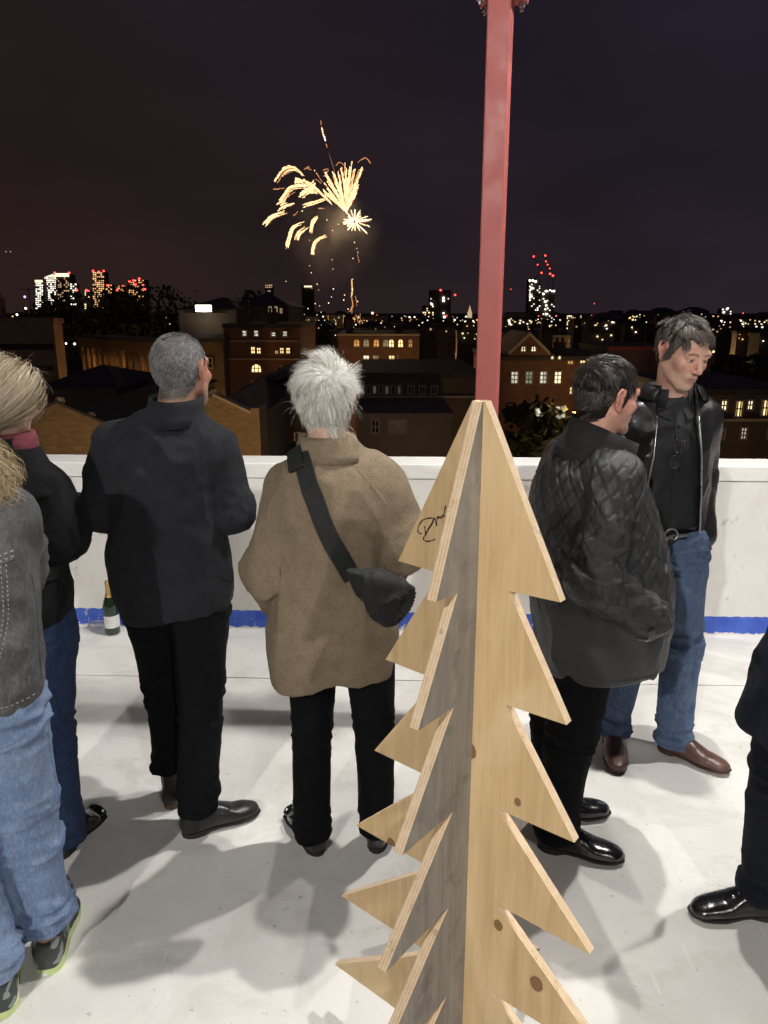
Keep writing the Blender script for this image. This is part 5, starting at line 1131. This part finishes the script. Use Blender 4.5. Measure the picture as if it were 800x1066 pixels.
for r in ((196, 372, 206, 384), (212, 372, 222, 384)): win(t, r, 60, M_dkglass, 2, 2)
plight((-9, 52, -7.5), 330)
# -- shed roofs with the bright security light behind
Y = 92.0; t = block('shed', 'broad dark shed roof with a bright white lamp at its gable', 186, 246, 319, Y, 20, M_dkwall, 'hip'); t2 = block('shed', 'taller shed with lit end windows right of the bright lamp', 236, 300, 316, Y + 8, 20, M_dkwall, 'hip')
for r in ((279, 318, 284, 328), (285.5, 318, 290, 328), (291, 320, 295, 327)): win(t2, r, Y + 8, E_dim, 1, 1)
p = PX(212, 321, Y - 1.2); fl = thing('security_lamp', 'bright white lamp on the gable of the dark shed', 'lamp', p); MB().box((-.9, -.1, -.35), (.9, .1, .35)).build('lens', em('security_lens', (1, .93, .72), 14), fl); MB().box((-1, .1, -.45), (1, .5, .45)).build('housing', M_black, fl)
ll = bpy.data.lights.new('security_light', 'POINT'); ll.energy = 90; ll.color = (1, .9, .7); lo = bpy.data.objects.new('security_light', ll); C.objects.link(lo); lo.parent = fl; lo.location = (0, -.6, -.4)
# -- amber side wall with pitched roof, under the white hair
Y = 38.0; A = [PX(x, y, Y) for x, y in ((264, 408), (300, 391), (345, 412))]
t = thing('amber_house', 'dark-roofed house with amber-lit side wall left of the white hair', 'building', (A[1].x, Y, GZ)); prism3('wall', [(A[0].x, GZ), (A[0].x, A[0].z), (A[1].x, A[1].z - .3), (A[2].x, A[2].z), (A[2].x, GZ)], Y, Y + 9, MB_red, t)
for i in (0, 1): a, b = A[i], A[i + 1]; s = -1 if i == 0 else 1; prism3('roof', [(a.x - (.5 if i == 0 else 0), a.z - .1 * (i == 0)), (b.x + (.5 if i else 0), b.z - .1 * i), (b.x + (.5 if i else 0), b.z + .35 - .1 * i), (a.x - (.5 if i == 0 else 0), a.z + .35 - .1 * (i == 0))], Y - .5, Y + 9.5, M_slate, t)
for r in ((305, 449, 309, 461), (310.5, 449, 314, 461), (300, 452, 303.5, 461)): win(t, r, Y, E_or, 1, 2)
plight((PX(292, 450, 35).x, 35, -4.6), 300, (1, .42, .1)); plight((PX(276, 452, 34).x, 34, -4.4), 120, (1, .5, .15))
# -- arched-window brick terrace right of the white hair
Y = 84.0; t = block('brick_terrace', 'brick terrace with arched amber windows right of the white hair', 352, 437, 347, Y, 14, MB_red)
for i, x in enumerate((368, 378, 388.5, 398.5)): win(t, (x, 352.5, x + 7, 361.5), Y, E_dim if i % 2 else E_or, 2, 2, True)
for x in (404.5, 414, 425): win(t, (x, 352.5, x + (6.5 if x < 420 else 5), 362), Y, E_warm if x < 420 else E_or, 2, 2, True)
for i, x in enumerate((378, 388, 404.5, 413)): win(t, (x, 369.5, x + (7 if i < 3 else 2.5), 376), Y, (E_cream, E_dim, E_warm, E_or)[i], 2, 2)
a = PX(352, 349.5, Y) - t.location; b = PX(437, 347.5, Y) - t.location; MB().box((a.x, -.3, a.z), (b.x, -.125, b.z)).build('cornice', M_stone, t); plight((PX(400, 380, 76).x, 76, -6), 500)
# -- modern low block with ribbon windows
Y = 47.0; t = block('modern_block', 'dark modern low block with dim ribbon windows right of the white hair', 374, 500, 388, Y, 14, M_dkwall)
for i in range(6): win(t, (381 + i * 6.4, 400.5, 386.6 + i * 6.4, 411), Y, E_dimmer if False else (em('lit_window_faint', (1, .8, .5), .09, .5, 1.2) if i % 2 else M_dkglass), 1, 1)
for x in (424, 436, 448): win(t, (x, 401, x + 8, 411), Y, M_dkglass, 2, 1)
a = PX(374, 413.5, Y) - t.location; b = PX(500, 411.8, Y) - t.location; MB().box((a.x, -.25, a.z), (b.x, 0, b.z)).build('sill_band', M_stone, t)
t = block('lower_block', 'dim rendered block below the modern block, behind the taupe coat', 372, 470, 430, 40, 6.5, M_conc); win(t, (386, 436, 396, 452), 40, M_dkglass, 2, 2); win(t, (404, 436, 424, 452), 40, em('lit_window_faint2', (1, .7, .4), .03, .5, 1), 3, 2)
plight((PX(420, 440, 33).x, 33, -6.5), 130, (1, .66, .35))
# -- gabled school building right of the red post
Y = 60.0; t = block('gabled_building', 'gabled brick building with paired arched windows right of the red post', 515, 645, 371, Y, 14, MB_red)
G_ = [PX(x, y, Y - .4) for x, y in ((529, 370), (551, 349.5), (572, 370))]; prism3('gable', [(p.x, p.z) for p in G_], Y - .4, Y + 8, MB_red, t)
for i in (0, 1): a, b = G_[i], G_[i + 1]; prism3('verge_board', [(a.x, a.z), (b.x, b.z), (b.x, b.z + .28), (a.x, a.z + .28)], Y - .75, Y + 8.2, M_stone, t)
for x in (541.5, 552): win(t, (x, 359.5, x + 7, 366.8), Y - .4, E_cream, 2, 2, True)
for i, x in enumerate((531, 546, 561, 576)): win(t, (x, 386, x + 9.5, 400), Y, (E_pale, em('lit_window_green', (.7, .8, .5), .35, .7, 1.8), E_pale, E_cream)[i], 2, 3)
for x, e_ in ((572.5, E_ptw), (580, E_ptw)): win(t, (x, 369.5, x + 5, 375), Y - .15, E_cream, 1, 1, True)
for r in ((603, 371, 610.5, 379), (590, 371, 598, 380), (592, 402, 599, 411), (556, 424, 570, 438), (577, 422, 590, 437), (541, 425, 549, 438), (562, 450, 571, 456)): win(t, r, Y, {603: E_warm, 590: E_or, 592: E_warm, 556: E_pale, 577: E_pale, 541: E_dim, 562: E_dim}[r[0]], 2, 2)
plight((PX(600, 390, 53).x, 53, -5), 380); a = PX(640, 366, Y + 2)
t = block('red_roofed_block', 'long low block with a dull red parapet behind the two talking people', 632, 705, 361, 70, 10, M_dkwall); a = PX(632, 364.5, 70) - t.location; b = PX(705, 360.6, 70) - t.location; MB().box((a.x, -.4, a.z), (b.x, -.14, b.z)).build('parapet', pm('red_band', (.25, .06, .05), .8), t); plight((PX(650, 370, 64).x, 64, -2.2), 140, (1, .5, .35))
# -- building with tall bright windows at the right edge
Y = 42.0; t = block('studio_building', 'two-storey studio building with tall bright windows at the right edge', 722, 842, 405, Y, 12, M_dkwall)
for i, (x0, y0, x1, y1) in enumerate(((735.5, 417, 744, 431), (748.5, 415.5, 758.5, 428.5), (763, 416, 775, 435), (776, 415.5, 785.5, 427.5), (790, 415, 802, 434), (806, 415, 818, 434), (822, 415, 834, 434))): win(t, (x0, y0, x1, y1), Y, (E_or, E_cream, E_warm, E_cream, E_warm)[i % 5], 2 if i % 2 else 3, 2)
a = PX(722, 437.5, Y) - t.location; b = PX(842, 435.2, Y) - t.location; MB().box((a.x, -.5, a.z), (b.x, 0, b.z)).build('ledge', M_stone, t)
for r in ((769, 444, 779, 458), (797, 444, 807, 458), (748, 446, 756, 458), (735, 448, 741, 458)): win(t, r, Y, E_pale if r[0] > 760 else M_dkglass, 2, 3)
plight((PX(755, 400, 52).x, 52, -2.6), 160, (1, .6, .25)); t = block('low_building', 'low amber-lit roof behind the leather jacket, above the studio building', 716, 770, 396, 55, 6, M_conc); win(t, (722, 398, 734, 403), 55, E_or, 3, 1)

for x_, y_, z_, W_ in ((480, 41, -6.5, 130), (470, 70, -6, 500), (640, 48, -7, 420), (700, 58, -6, 300), (560, 46, -9, 200), (330, 72, -5, 500), (230, 80, -4, 350), (790, 36, -7, 160), (120, 95, -3, 900), (300, 120, -6, 1600), (450, 130, -6, 1800), (620, 110, -6, 1500), (730, 120, -6, 1500), (30, 100, -6, 1200)):  # further unseen street lamps, added to brighten roofs and facades
    plight((PX(x_, 400, y_).x, y_, z_), W_)
for t in [o for o in list(C.objects) if o.type == 'EMPTY' and o.get('category') == 'building']:      # chimneys and aerials on the nearer roofs
    ws_ = [c for c in t.children if c.name.startswith('wall')]
    if not ws_ or t.name.split('.')[0] not in ('brick_block', 'brick_terrace', 'gabled_building', 'flat_block'): continue
    bb = np.array([v[:] for v in ws_[0].bound_box]); zt = bb[:, 2].max(); x0, x1 = bb[:, 0].min(), bb[:, 0].max(); y0, y1 = bb[:, 1].min(), bb[:, 1].max()
    for _ in range(2):
        x = rs_.uniform(x0 + .6, x1 - .6); y = y0 + (y1 - y0) * rs_.uniform(.25, .6); hh = rs_.uniform(1.0, 1.9); c = MB().box((x - .45, y - .3, zt - .2), (x + .45, y + .3, zt + hh)).build('chimney', MB_stock, t)
        for k in (-.22, .22): MB().lathe([(.11, hh + zt), (.13, hh + zt + .35), (.09, hh + zt + .36)], 8, (x + k, y, 0)).build('chimney_pot', pm('terracotta', (.30, .12, .06), .9), c)
    x = rs_.uniform(x0 + .5, x1 - .5); y = (y0 + y1) / 2; MB().tube([(x, y, zt), (x, y, zt + 2.4)], .03, 5).tube([(x - .6, y, zt + 2.3), (x + .6, y, zt + 2.3)], .02, 4).build('aerial', M_black, t)
# -- dark trees, each a tapered trunk with limbs and a crown of leaf faces
M_leaf = pm('night_leaf', (.035, .045, .02), .8, .4, .6); M_bark = pm('bark', (.05, .038, .028), .9)
def tree_at(px_, py_, Y_, w, label, seed, n=2600, leaf=.28, m=None):
    p = PX(px_, py_, Y_); H_ = p.z - GZ; rg = np.random.default_rng(seed); t = thing('tree', label, 'tree', (p.x, Y_, GZ), 0, 'dark trees among the roofs')
    mb = MB(); mb.tube([(0, 0, 0), (.2, .1, H_ * .35), (.1, 0, H_ * .7)], [.35, .26, .12], 8); c = []
    for i in range(16):
        a = i * 2.4; z = H_ * (.45 + .4 * rg.random()); r = w * (.35 + .55 * rg.random()); q = (r * math.cos(a), r * math.sin(a) * .8, min(H_ * .96, z + H_ * .16 * rg.random())); mb.tube([(.12, 0, z * .85), tuple(.5 * np.array(q) + np.array([0, 0, z * .48])), q], [.1, .06, .02], 5); c.append((q, w * (.22 + .25 * rg.random())))
    mb.build('trunk', M_bark, t, True); V = []; ci = rg.integers(0, len(c), n); P_ = np.array([c[i][0] for i in ci]) + rg.normal(0, 1, (n, 3)) * np.array([c[i][1] for i in ci])[:, None] * np.array([1, 1, .75]) * .6
    P_[:, 2] = np.minimum(P_[:, 2], H_ * 1.0); u = rg.normal(0, 1, (n, 3)); u /= np.linalg.norm(u, axis=1, keepdims=True); v = np.cross(u, rg.normal(0, 1, (n, 3))); v /= np.linalg.norm(v, axis=1, keepdims=True); s = leaf * rg.uniform(.6, 1.4, (n, 1))
    VV = np.stack([P_ - u * s, P_ + v * s * .6, P_ + u * s, P_ - v * s * .6], 1).reshape(-1, 3); mesh('crown', VV, np.arange(4 * n).reshape(-1, 4), m or M_leaf, t, False)
for i, a_ in enumerate(((52, 313, 130, 7, 'dark tree at the left end of the skyline ridge'), (88, 306, 125, 8, 'round dark tree below the central lit towers'), (118, 310, 128, 7, 'dark tree right of the lit towers on the ridge'), (150, 309, 122, 7, 'dark tree left of the tall ridge tree'), (186, 299, 118, 7, 'tallest dark tree on the left skyline ridge'),
                        (252, 304, 135, 6, 'dark tree behind the shed with the bright lamp'), (288, 420, 33.5, 1.9, 'small tree against the amber side wall'), (738, 372, 72, 5, 'bare brownish tree above the studio building'), (790, 366, 66, 5, 'tall brownish tree at the right edge'), (562, 412, 52, 3, 'tree in front of the gabled building'), (700, 388, 62, 4, 'low tree behind the bowed head'))):
    tree_at(*a_, seed=i + 3, n=260 if a_[2] < 40 else 1500, leaf=.17 if a_[2] < 40 else (.5 if a_[2] > 100 else .42))
# -- skyline towers
def dots(name, pts, r, m, parent=None, o=Vector()):   # small lamps and windows far away, joined
    mb = MB()
    for p, k in pts:
        q = p - o; s = r * k; mb.add([(q.x - s, q.y, q.z - s * .9), (q.x + s, q.y, q.z - s * .9), (q.x + s, q.y, q.z + s * .9), (q.x - s, q.y, q.z + s * .9), (q.x - s, q.y + s, q.z - s * .9), (q.x + s, q.y + s, q.z - s * .9), (q.x + s, q.y + s, q.z + s * .9), (q.x - s, q.y + s, q.z + s * .9)], [(0, 1, 2, 3), (0, 4, 5, 1), (1, 5, 6, 2), (2, 6, 7, 3), (3, 7, 4, 0), (7, 6, 5, 4)])
    b = mb.build(name, m, parent); b['kind'] = 'stuff'; return b
rs = random.Random(4)
def tower(label, x0, x1, yt, Y_, fill, m=None, red=(), white=(), crown=None, nx=None, ny=None, name='tower', yb=322, pyr=False):
    t = block(name, label, x0, x1, yt, Y_, (x1 - x0) / F_PX * Y_, M_dkwall, 'flat'); px = Y_ / F_PX; pts = []
    nx = nx or max(2, int((x1 - x0) / 2.0)); ny = ny or max(3, int((yb - yt) / 2.0))
    for i in range(nx):
        for j in range(ny):
            if rs.random() < fill: pts.append((PX(x0 + (x1 - x0) * (i + .5) / nx, yt + (yb - yt) * (j + .5) / ny, Y_ - .5 * px), rs.uniform(.6, 1.15)))
    if pts: dots('windows', pts, .62 * px, m or E_far, t, t.location)
    if red: dots('beacons', [(PX(x, y, Y_ - px), 1.0) for x, y in red], .85 * px, E_ptr, t, t.location)
    if white: dots('roof_lamps', [(PX(x, y, Y_ - px), rs.uniform(.7, 1.3)) for x, y in white], .8 * px, E_ptw, t, t.location)
    if crown: a = PX(crown[0], crown[3], Y_) - t.location; b = PX(crown[2], crown[1], Y_) - t.location; MB().box((a.x, -.8 * px, a.z), (b.x, -.2 * px, b.z)).build('crown_sign', E_cream, t)
    if pyr: a = PX((x0 + x1) / 2, yt - 3.5, Y_) - t.location; b = PX(x0, yt, Y_) - t.location; MB().add([(b.x, 0, b.z), (-b.x, 0, b.z), (-b.x, -2 * b.x, b.z), (b.x, -2 * b.x, b.z), (a.x, -b.x, a.z)], [(0, 1, 4), (1, 2, 4), (2, 3, 4), (3, 0, 4)]).build('pyramid_roof', em('pyramid_glow', (1, .9, .62), 1.2), t)
    return t
E_far = em('far_window', (1, .80, .46), 2.0); E_farw = em('far_window_white', (1, .93, .78), 2.2); E_faro = em('far_window_amber', (1, .55, .22), 1.3); E_fard = em('far_window_dim', (1, .65, .38), .6)
tower('leftmost bright tower of the left skyline cluster', 37, 45, 292, 3000, .85, E_farw, crown=(37, 291.5, 44.5, 294)); tower('bright pyramid-topped tower in the left skyline cluster', 46, 58.5, 288.5, 3050, .9, E_farw, pyr=True)
tower('tower with a lit crown in the left skyline cluster', 58, 72.5, 285.5, 2980, .45, E_fard, red=((57, 284), (72, 284)), crown=(58, 284.5, 72, 288)); tower('slim amber tower with red roof lamps', 96.5, 108.5, 283, 2900, .75, E_faro, red=((97, 282), (103, 283), (108, 282)))
tower('short amber tower right of the slim amber tower', 110, 117, 296, 2900, .55, E_faro, red=((112, 297),)); tower('amber tower group with many red lamps, left half', 121, 133, 297, 2850, .5, E_faro, red=((122, 302), (128, 298), (132, 301))); tower('amber tower group with many red lamps, right half', 134, 150, 291, 2800, .45, E_faro, red=((135, 293), (139, 292), (141, 296), (145, 290), (149, 297), (147, 301), (151, 301)))
tower('low white-lit block between skyline towers', 73, 80, 295, 2700, .5, E_farw, red=((80, 302),)); tower('low pink-lit block left of the slim amber tower', 88, 94, 302, 2700, .4, E_far, red=((90, 302), (92, 303)))
tower('dim round-topped tower beneath the fireworks', 314, 326, 297, 1500, .06, E_fard, crown=(317, 297.5, 325, 299)); tower('dim square tower left of the fireworks', 276, 284, 296, 1300, .5, E_fard, yb=304)
tower('tower with vertical light strip left of the red post', 448, 470, 302, 1400, .06, E_farw, red=((459, 302), (474, 307)), white=((449, 316), (450, 317), (462, 310), (462, 313), (462, 326), (463, 330))); tower('dark block with few lights left of the red post', 440, 452, 318, 1000, .25, E_far, yb=335)
tower('tall tower with white balcony lights right of the red post', 551, 563, 291, 1200, .22, E_farw, white=((552, 292), (555, 292), (558, 293), (554, 300), (553, 309)), yb=336); tower('second tall tower with a lit corner right of the red post', 565, 578, 302, 1190, .22, E_farw, white=((566, 306), (569, 303), (573, 302), (577, 303), (568, 314), (569, 318), (568, 322), (569, 327)), yb=336)
tower('low tower under a lone red beacon behind the profile head', 590, 606, 328, 900, .4, E_far, yb=345); tower('hilltop tower with white lights right of the bowed head', 752, 762, 321, 1500, .3, E_farw, white=((754, 325), (758, 321)), yb=330)
def crane(label, x0, y0, x1, y1, jib, Y_):           # lattice mast and jib with red lamps
    t = thing('tower_crane', label, 'crane', PX(x0, y0, Y_)); o = t.location; px = Y_ / F_PX; a, b = PX(x0, y0, Y_) - o, PX(x1, y1, Y_) - o; MB().tube([a, b], .35 * px, 4).build('mast', M_black, t); c = PX(jib[0], jib[1], Y_) - o; MB().tube([b, c], .3 * px, 4).build('jib', M_black, t)
    dots('beacons', [(PX(x1, y1, Y_ - px), 1), (PX(*jib, Y_ - px), .9), (PX((x1 + jib[0]) / 2, (y1 + jib[1]) / 2, Y_ - px), .7)], .85 * px, E_ptr, t, o)
crane('crane with red lamps above the left of the twin tall towers', 556, 291, 564, 284, (556, 267), 1205); crane('crane with red lamps above the right of the twin tall towers', 570, 302, 573, 285, (568, 266), 1195); crane('short crane between the twin tall towers', 576, 302, 576, 287, (569, 272), 1198)
sp = thing('church_spire', 'floodlit pale church spire left of the red post', 'church', PX(489, 334, 700)); o = sp.location; a = PX(487, 331, 700) - o; b = PX(491.5, 325, 700) - o; c = PX(489, 317.5, 700) - o; w = (b.x - a.x) / 2; E_sp = em('floodlit_glow', (1, .72, .42), .55)  # floodlighting put into the spire's stone as its own glow
MB().box((-w, -w, -20), (w, w, b.z)).build('tower', E_sp, sp); MB().add([(-w * .8, -w * .8, b.z), (w * .8, -w * .8, b.z), (w * .8, w * .8, b.z), (-w * .8, w * .8, b.z), (0, 0, c.z)], [(0, 1, 4), (1, 2, 4), (2, 3, 4), (3, 0, 4)]).build('spire', E_sp, sp)
# -- roofs of the middle distance: many small dark buildings with a few lit windows each
rr = random.Random(11); FB = [E_fard, E_faro, E_far, E_farw]
for k in range(96):
    Y_ = 105 * (1.029 ** (k * 1.0)) ; x = rr.uniform(-40, 840); w = rr.uniform(14, 44) * (1 if Y_ < 400 else .7); yt = 326 + 2600 / Y_ * rr.uniform(.9, 1.5) + rr.uniform(-5, 2)
    if yt > 347: yt = 347 - rr.random() * 6
    t = block('city_building', 'small dark building among the far roofs of the city', x - w / 2, x + w / 2, yt, Y_, w / F_PX * Y_ * .7, M_dkwall, 'hip' if rr.random() < .45 else 'flat', group='far roofs of the city'); px = Y_ / F_PX
    pts = [(PX(x + rr.uniform(-.45, .45) * w, yt + rr.uniform(2, 9), Y_ - .4), rr.uniform(.5, 1.3)) for _ in range(rr.randint(1, 8))]
    if pts: dots('windows', pts, .6 * px, FB[rr.randint(0, 3)], t, t.location)
# -- scattered street and window lights too far to tell apart
for nm, m, n, sz in (('city_lights', E_faro, 200, .55), ('city_lights', E_far, 130, .5), ('city_lights', E_farw, 70, .6), ('city_lights', E_ptr, 22, .5)):
    pts = []
    for _ in range(n):
        x = rr.uniform(-30, 830); y = 329 + abs(rr.gauss(0, 7)) - (3 if m is E_ptr else 0); Y_ = rr.uniform(500, 1600) if y < 333 else rr.uniform(130, 420); pts.append((PX(x, min(y, 352), Y_), rr.uniform(.5, 1.3) * Y_ / F_PX))
    tag(dots(nm, pts, sz, m), 'scattered far %s lights of the city' % {E_faro: 'amber', E_far: 'yellow', E_farw: 'white', E_ptr: 'red'}[m], 'city lights')
for x, y, s, m, lab in ((388, 326, 2.6, E_cream, 'bright yellow lamp glow on the skyline near the white hair'), (734, 335.5, 2.6, E_ptw, 'bright white far lamp right of the bowed head'), (18, 327.5, 2.2, E_ptw, 'white far lamp above the flat block, left'), (27, 321, 2.2, E_ptw, 'white far lamp above the flat block, right'), (743, 366, 2.6, E_warm, 'amber lamp among the trees right of the bowed head'), (69, 357.5, 1.8, E_ptw, 'white lamp left of the colonnade, upper'), (78, 358, 2.2, E_ptw, 'white lamp left of the colonnade, lower left'), (84, 358, 1.6, E_pt, 'amber lamp left of the colonnade'), (619, 302, 0, E_ptr, ''), (26, 309, 2.4, E_ptb, 'violet far light at the foot of the left towers'), (258, 309, 1.1, E_ptg, 'green far light beside the square tower'), (103, 353.5, 1.8, E_pt, 'amber lamp on the colonnade roof'), (619, 316, .9, E_ptr, 'lone red beacon high above the profile head'), (532, 301, .8, E_ptr, 'small red light right of the red post'), (446, 301, .0, E_ptr, '')):
    if not s: continue
    Y_ = 100 if y > 350 else 900; p = PX(x, y, Y_); bm = MB(); s_ = s * .5 * Y_ / F_PX; bm.lathe([(.001, -s_), (s_ * .7, -s_ * .7), (s_, 0), (s_ * .7, s_ * .7), (.001, s_)], 8); o_ = bm.build('distant_lamp', m, None, True); o_.location = p; tag(o_, lab, 'lamp')
pl_ = thing('aircraft', 'tiny pair of aircraft lights in the sky at the far left', 'aircraft', PX(9, 262, 2500)); px = 2500 / F_PX
MB().tube([(-7, 0, 0), (0, 0, .6), (7, 0, 0)], [.5, 1.2, .5], 6).build('wings', M_black, pl_, True); dots('lights', [(pl_.location + Vector((-7, -2, 0)), .5), (pl_.location + Vector((7, -2, 0)), .5)], px, E_fard, pl_, pl_.location)

# ------------------------------------------------------------------ fireworks, about 420 m away
FY = 420.0; fp = FY / F_PX; E_fw = em('firework_gold', (1, .66, .32), 1.9); E_fwh = em('firework_white', (1, .82, .50), 2.6); E_fwr = em('firework_ember', (1, .42, .15), .8)
fr = random.Random(3)
def cpx(c): return (250 + c[0] / 4.44, 110 + c[1] / 4.44)
def trail(parent, pts, r0, r1, m, bead=1.0, name='spark_trail', n_=5, spread=.75, halo=True):
    """one glowing trail: a handful of thin broken streaks around a guide line, so that its edge is ragged"""
    if len(pts) < 3: n_, spread = 1, .25
    P_ = catm([Vector((*cpx(p), 0)) for p in pts], 12); n = len(P_); mb = MB()
    for s in range(n_):
        dep = fr.uniform(-6, 6); o = Vector((fr.gauss(0, .5), fr.gauss(0, .5), 0)) * spread; a = 0 if s == 0 else fr.randint(0, max(0, n // 3)); b_ = n if s == 0 else fr.randint(max(a + 3, n * 2 // 3), n) if n > 5 else n
        if b_ - a < 2: continue
        q = [PX(p.x + o.x * (.3 + .7 * i / n) * r1 + fr.gauss(0, .22), p.y + o.y * (.3 + .7 * i / n) * r1 + fr.gauss(0, .22), FY) - parent.location + Vector((0, dep, 0)) for i, p in enumerate(P_)][a:b_]
        k = len(q); mb.tube(q, [fp * (r0 + (r1 - r0) * i / max(1, k - 1)) * (.13 + .34 * fr.random()) * bead for i in range(k)], 4, 1 if s >= n_ - 2 else 0)
    return mb.build(name, None, parent, True, [m, E_fwr])
def fw(name, label, c): return thing(name, label, 'firework', PX(*cpx(c), FY))
f1 = fw('firework_palm', 'golden palm firework with drooping trails, left of the fan burst', (420, 470))
for pts in ([(300, 330), (255, 292), (205, 300), (165, 355)], [(320, 365), (270, 345), (262, 362)], [(345, 385), (300, 372), (235, 380), (200, 430), (170, 458)], [(360, 400), (315, 395), (270, 425)], [(395, 430), (350, 445), (290, 460)], [(250, 450), (205, 462), (172, 488)], [(215, 490), (150, 515), (115, 552)], [(260, 405), (225, 430)], [(330, 300), (305, 292)], [(380, 350), (350, 305)], [(300, 540), (250, 560), (230, 610), (218, 662)], [(310, 560), (270, 590), (258, 622)], [(360, 510), (335, 540), (328, 585)], [(400, 600), (350, 630), (335, 690)], [(270, 490), (250, 510)], [(385, 470), (360, 470)], [(205, 375), (150, 383)], [(240, 300), (190, 318)], [(345, 330), (372, 350)], [(425, 455), (395, 425), (340, 375), (300, 350)], [(300, 300), (322, 288)], [(345, 350), (325, 380), (310, 385)]):
    trail(f1, pts, .7, 1.5, E_fw, n_=11, spread=1.05)
f2 = fw('firework_fan', 'upright golden fan firework of straight trails', (490, 490))
for tip in ((393, 312), (405, 345), (390, 395), (425, 300), (455, 300), (432, 330), (470, 285), (488, 268), (517, 252), (505, 300), (530, 288), (565, 282), (545, 345), (548, 372), (540, 400), (385, 350), (412, 410)):
    trail(f2, [(491, 488), ((491 + tip[0]) / 2 + fr.uniform(-4, 4), (488 + tip[1]) / 2), tip], .5, 1.3, E_fw, n_=9, spread=1.1)
trail(f2, [(440, 268), (455, 252), (472, 262)], .9, .9, E_fw, n_=1); trail(f2, [(545, 268), (580, 245), (606, 268)], .9, 1.4, E_fw, n_=1); trail(f2, [(390, 330), (410, 298), (385, 300)], .9, 1.1, E_fw, n_=1)
f3 = fw('firework_star', 'small white-gold starburst firework below the fan', (530, 535))
for i in range(17): a = i * 2 * math.pi / 17 + fr.uniform(-.12, .12); L1 = fr.uniform(34, 60) + (26 if -.5 < math.sin(a) < .7 and math.cos(a) > .6 else 0); trail(f3, [(530 + 8 * math.cos(a), 535 + 8 * math.sin(a)), (530 + L1 * .6 * math.cos(a), 535 + L1 * .6 * math.sin(a)), (530 + L1 * math.cos(a), 535 + L1 * math.sin(a))], .9, .7, E_fwh)
f4 = fw('firework_rocket', 'rising white rocket trail above the fan firework', (390, 130)); trail(f4, [(374, 70), (376, 88)], 1.0, .8, E_fwh); trail(f4, [(380, 105), (388, 140), (398, 168)], .8, 1.3, E_fwh); trail(f4, [(400, 180), (404, 196)], 1.3, .9, E_fwh); trail(f4, [(410, 215), (425, 265), (435, 300)], .25, .2, em('rocket_tail', (1, .7, .5), .15))
f5 = fw('falling_sparks', 'falling sparks of spent fireworks above the rooftops', (520, 880))
for pts in ([(545, 690), (553, 728)], [(515, 800), (518, 850), (514, 880)], [(516, 880), (522, 925), (508, 955)], [(520, 930), (516, 962)], [(478, 965), (475, 1005)], [(540, 965), (550, 1005)], [(532, 970), (530, 1000)], [(410, 970), (412, 995)], [(535, 880), (543, 925)], [(556, 960), (556, 1010)]): trail(f5, pts, .75, .6, E_fwr if pts[0][0] % 2 == 0 else E_fw, 1.0, 'ember')
for c in ((322, 622), (322, 740), (330, 772), (357, 825), (364, 852), (432, 847), (423, 884), (348, 915), (410, 912), (368, 925), (375, 955), (362, 997), (315, 938), (372, 1018), (213, 812), (530, 632), (540, 660), (545, 678), (523, 706), (427, 712), (430, 755), (484, 875), (480, 898), (402, 528), (428, 577), (288, 487), (345, 300), (522, 802), (544, 905), (500, 940), (455, 548)):
    q = PX(*cpx(c), FY) - f5.location; s_ = fp * fr.uniform(.38, .7); MB().lathe([(.001, -s_), (s_, 0), (.001, s_)], 6, q).build('spark', E_fwh if fr.random() < .5 else E_fw, f5, True)
lf = bpy.data.lights.new('firework_glow', 'POINT'); lf.energy = 80000; lf.color = (1, .7, .4); lf.shadow_soft_size = 6; lo = bpy.data.objects.new('firework_glow', lf); C.objects.link(lo); lo.parent = f2

# smoke of the bursts, drifting, lit by the sparks
b_ = NB('firework_smoke'); b_.t.nodes.remove(b_.b); vol = b_.n('ShaderNodeVolumePrincipled'); vol.inputs['Color'].default_value = (.8, .75, .7, 1)
gr_ = b_.n('ShaderNodeTexGradient', gradient_type='SPHERICAL'); b_.l(b_.co((.034, .034, .034)), gr_.inputs[0])
den = b_.math('MULTIPLY', b_.math('MULTIPLY', gr_.outputs[1], b_.ramp(b_.noise(.07, 5, .6), [(.42, 0.), (.7, 1.)])), .012); b_.l(den, vol.inputs['Density']); b_.l(vol.outputs[0], b_.o.inputs['Volume'])
sm = MB().lathe([(.01, -30)] + [(30 * math.cos(a), 30 * math.sin(a)) for a in np.linspace(-1.3, 1.3, 9)] + [(.01, 30)], 16).build('smoke', b_.m, None, True); sm.location = PX(345, 250, FY + 4); tag(sm, 'faint drifting smoke around the fireworks', 'smoke', kind='stuff')
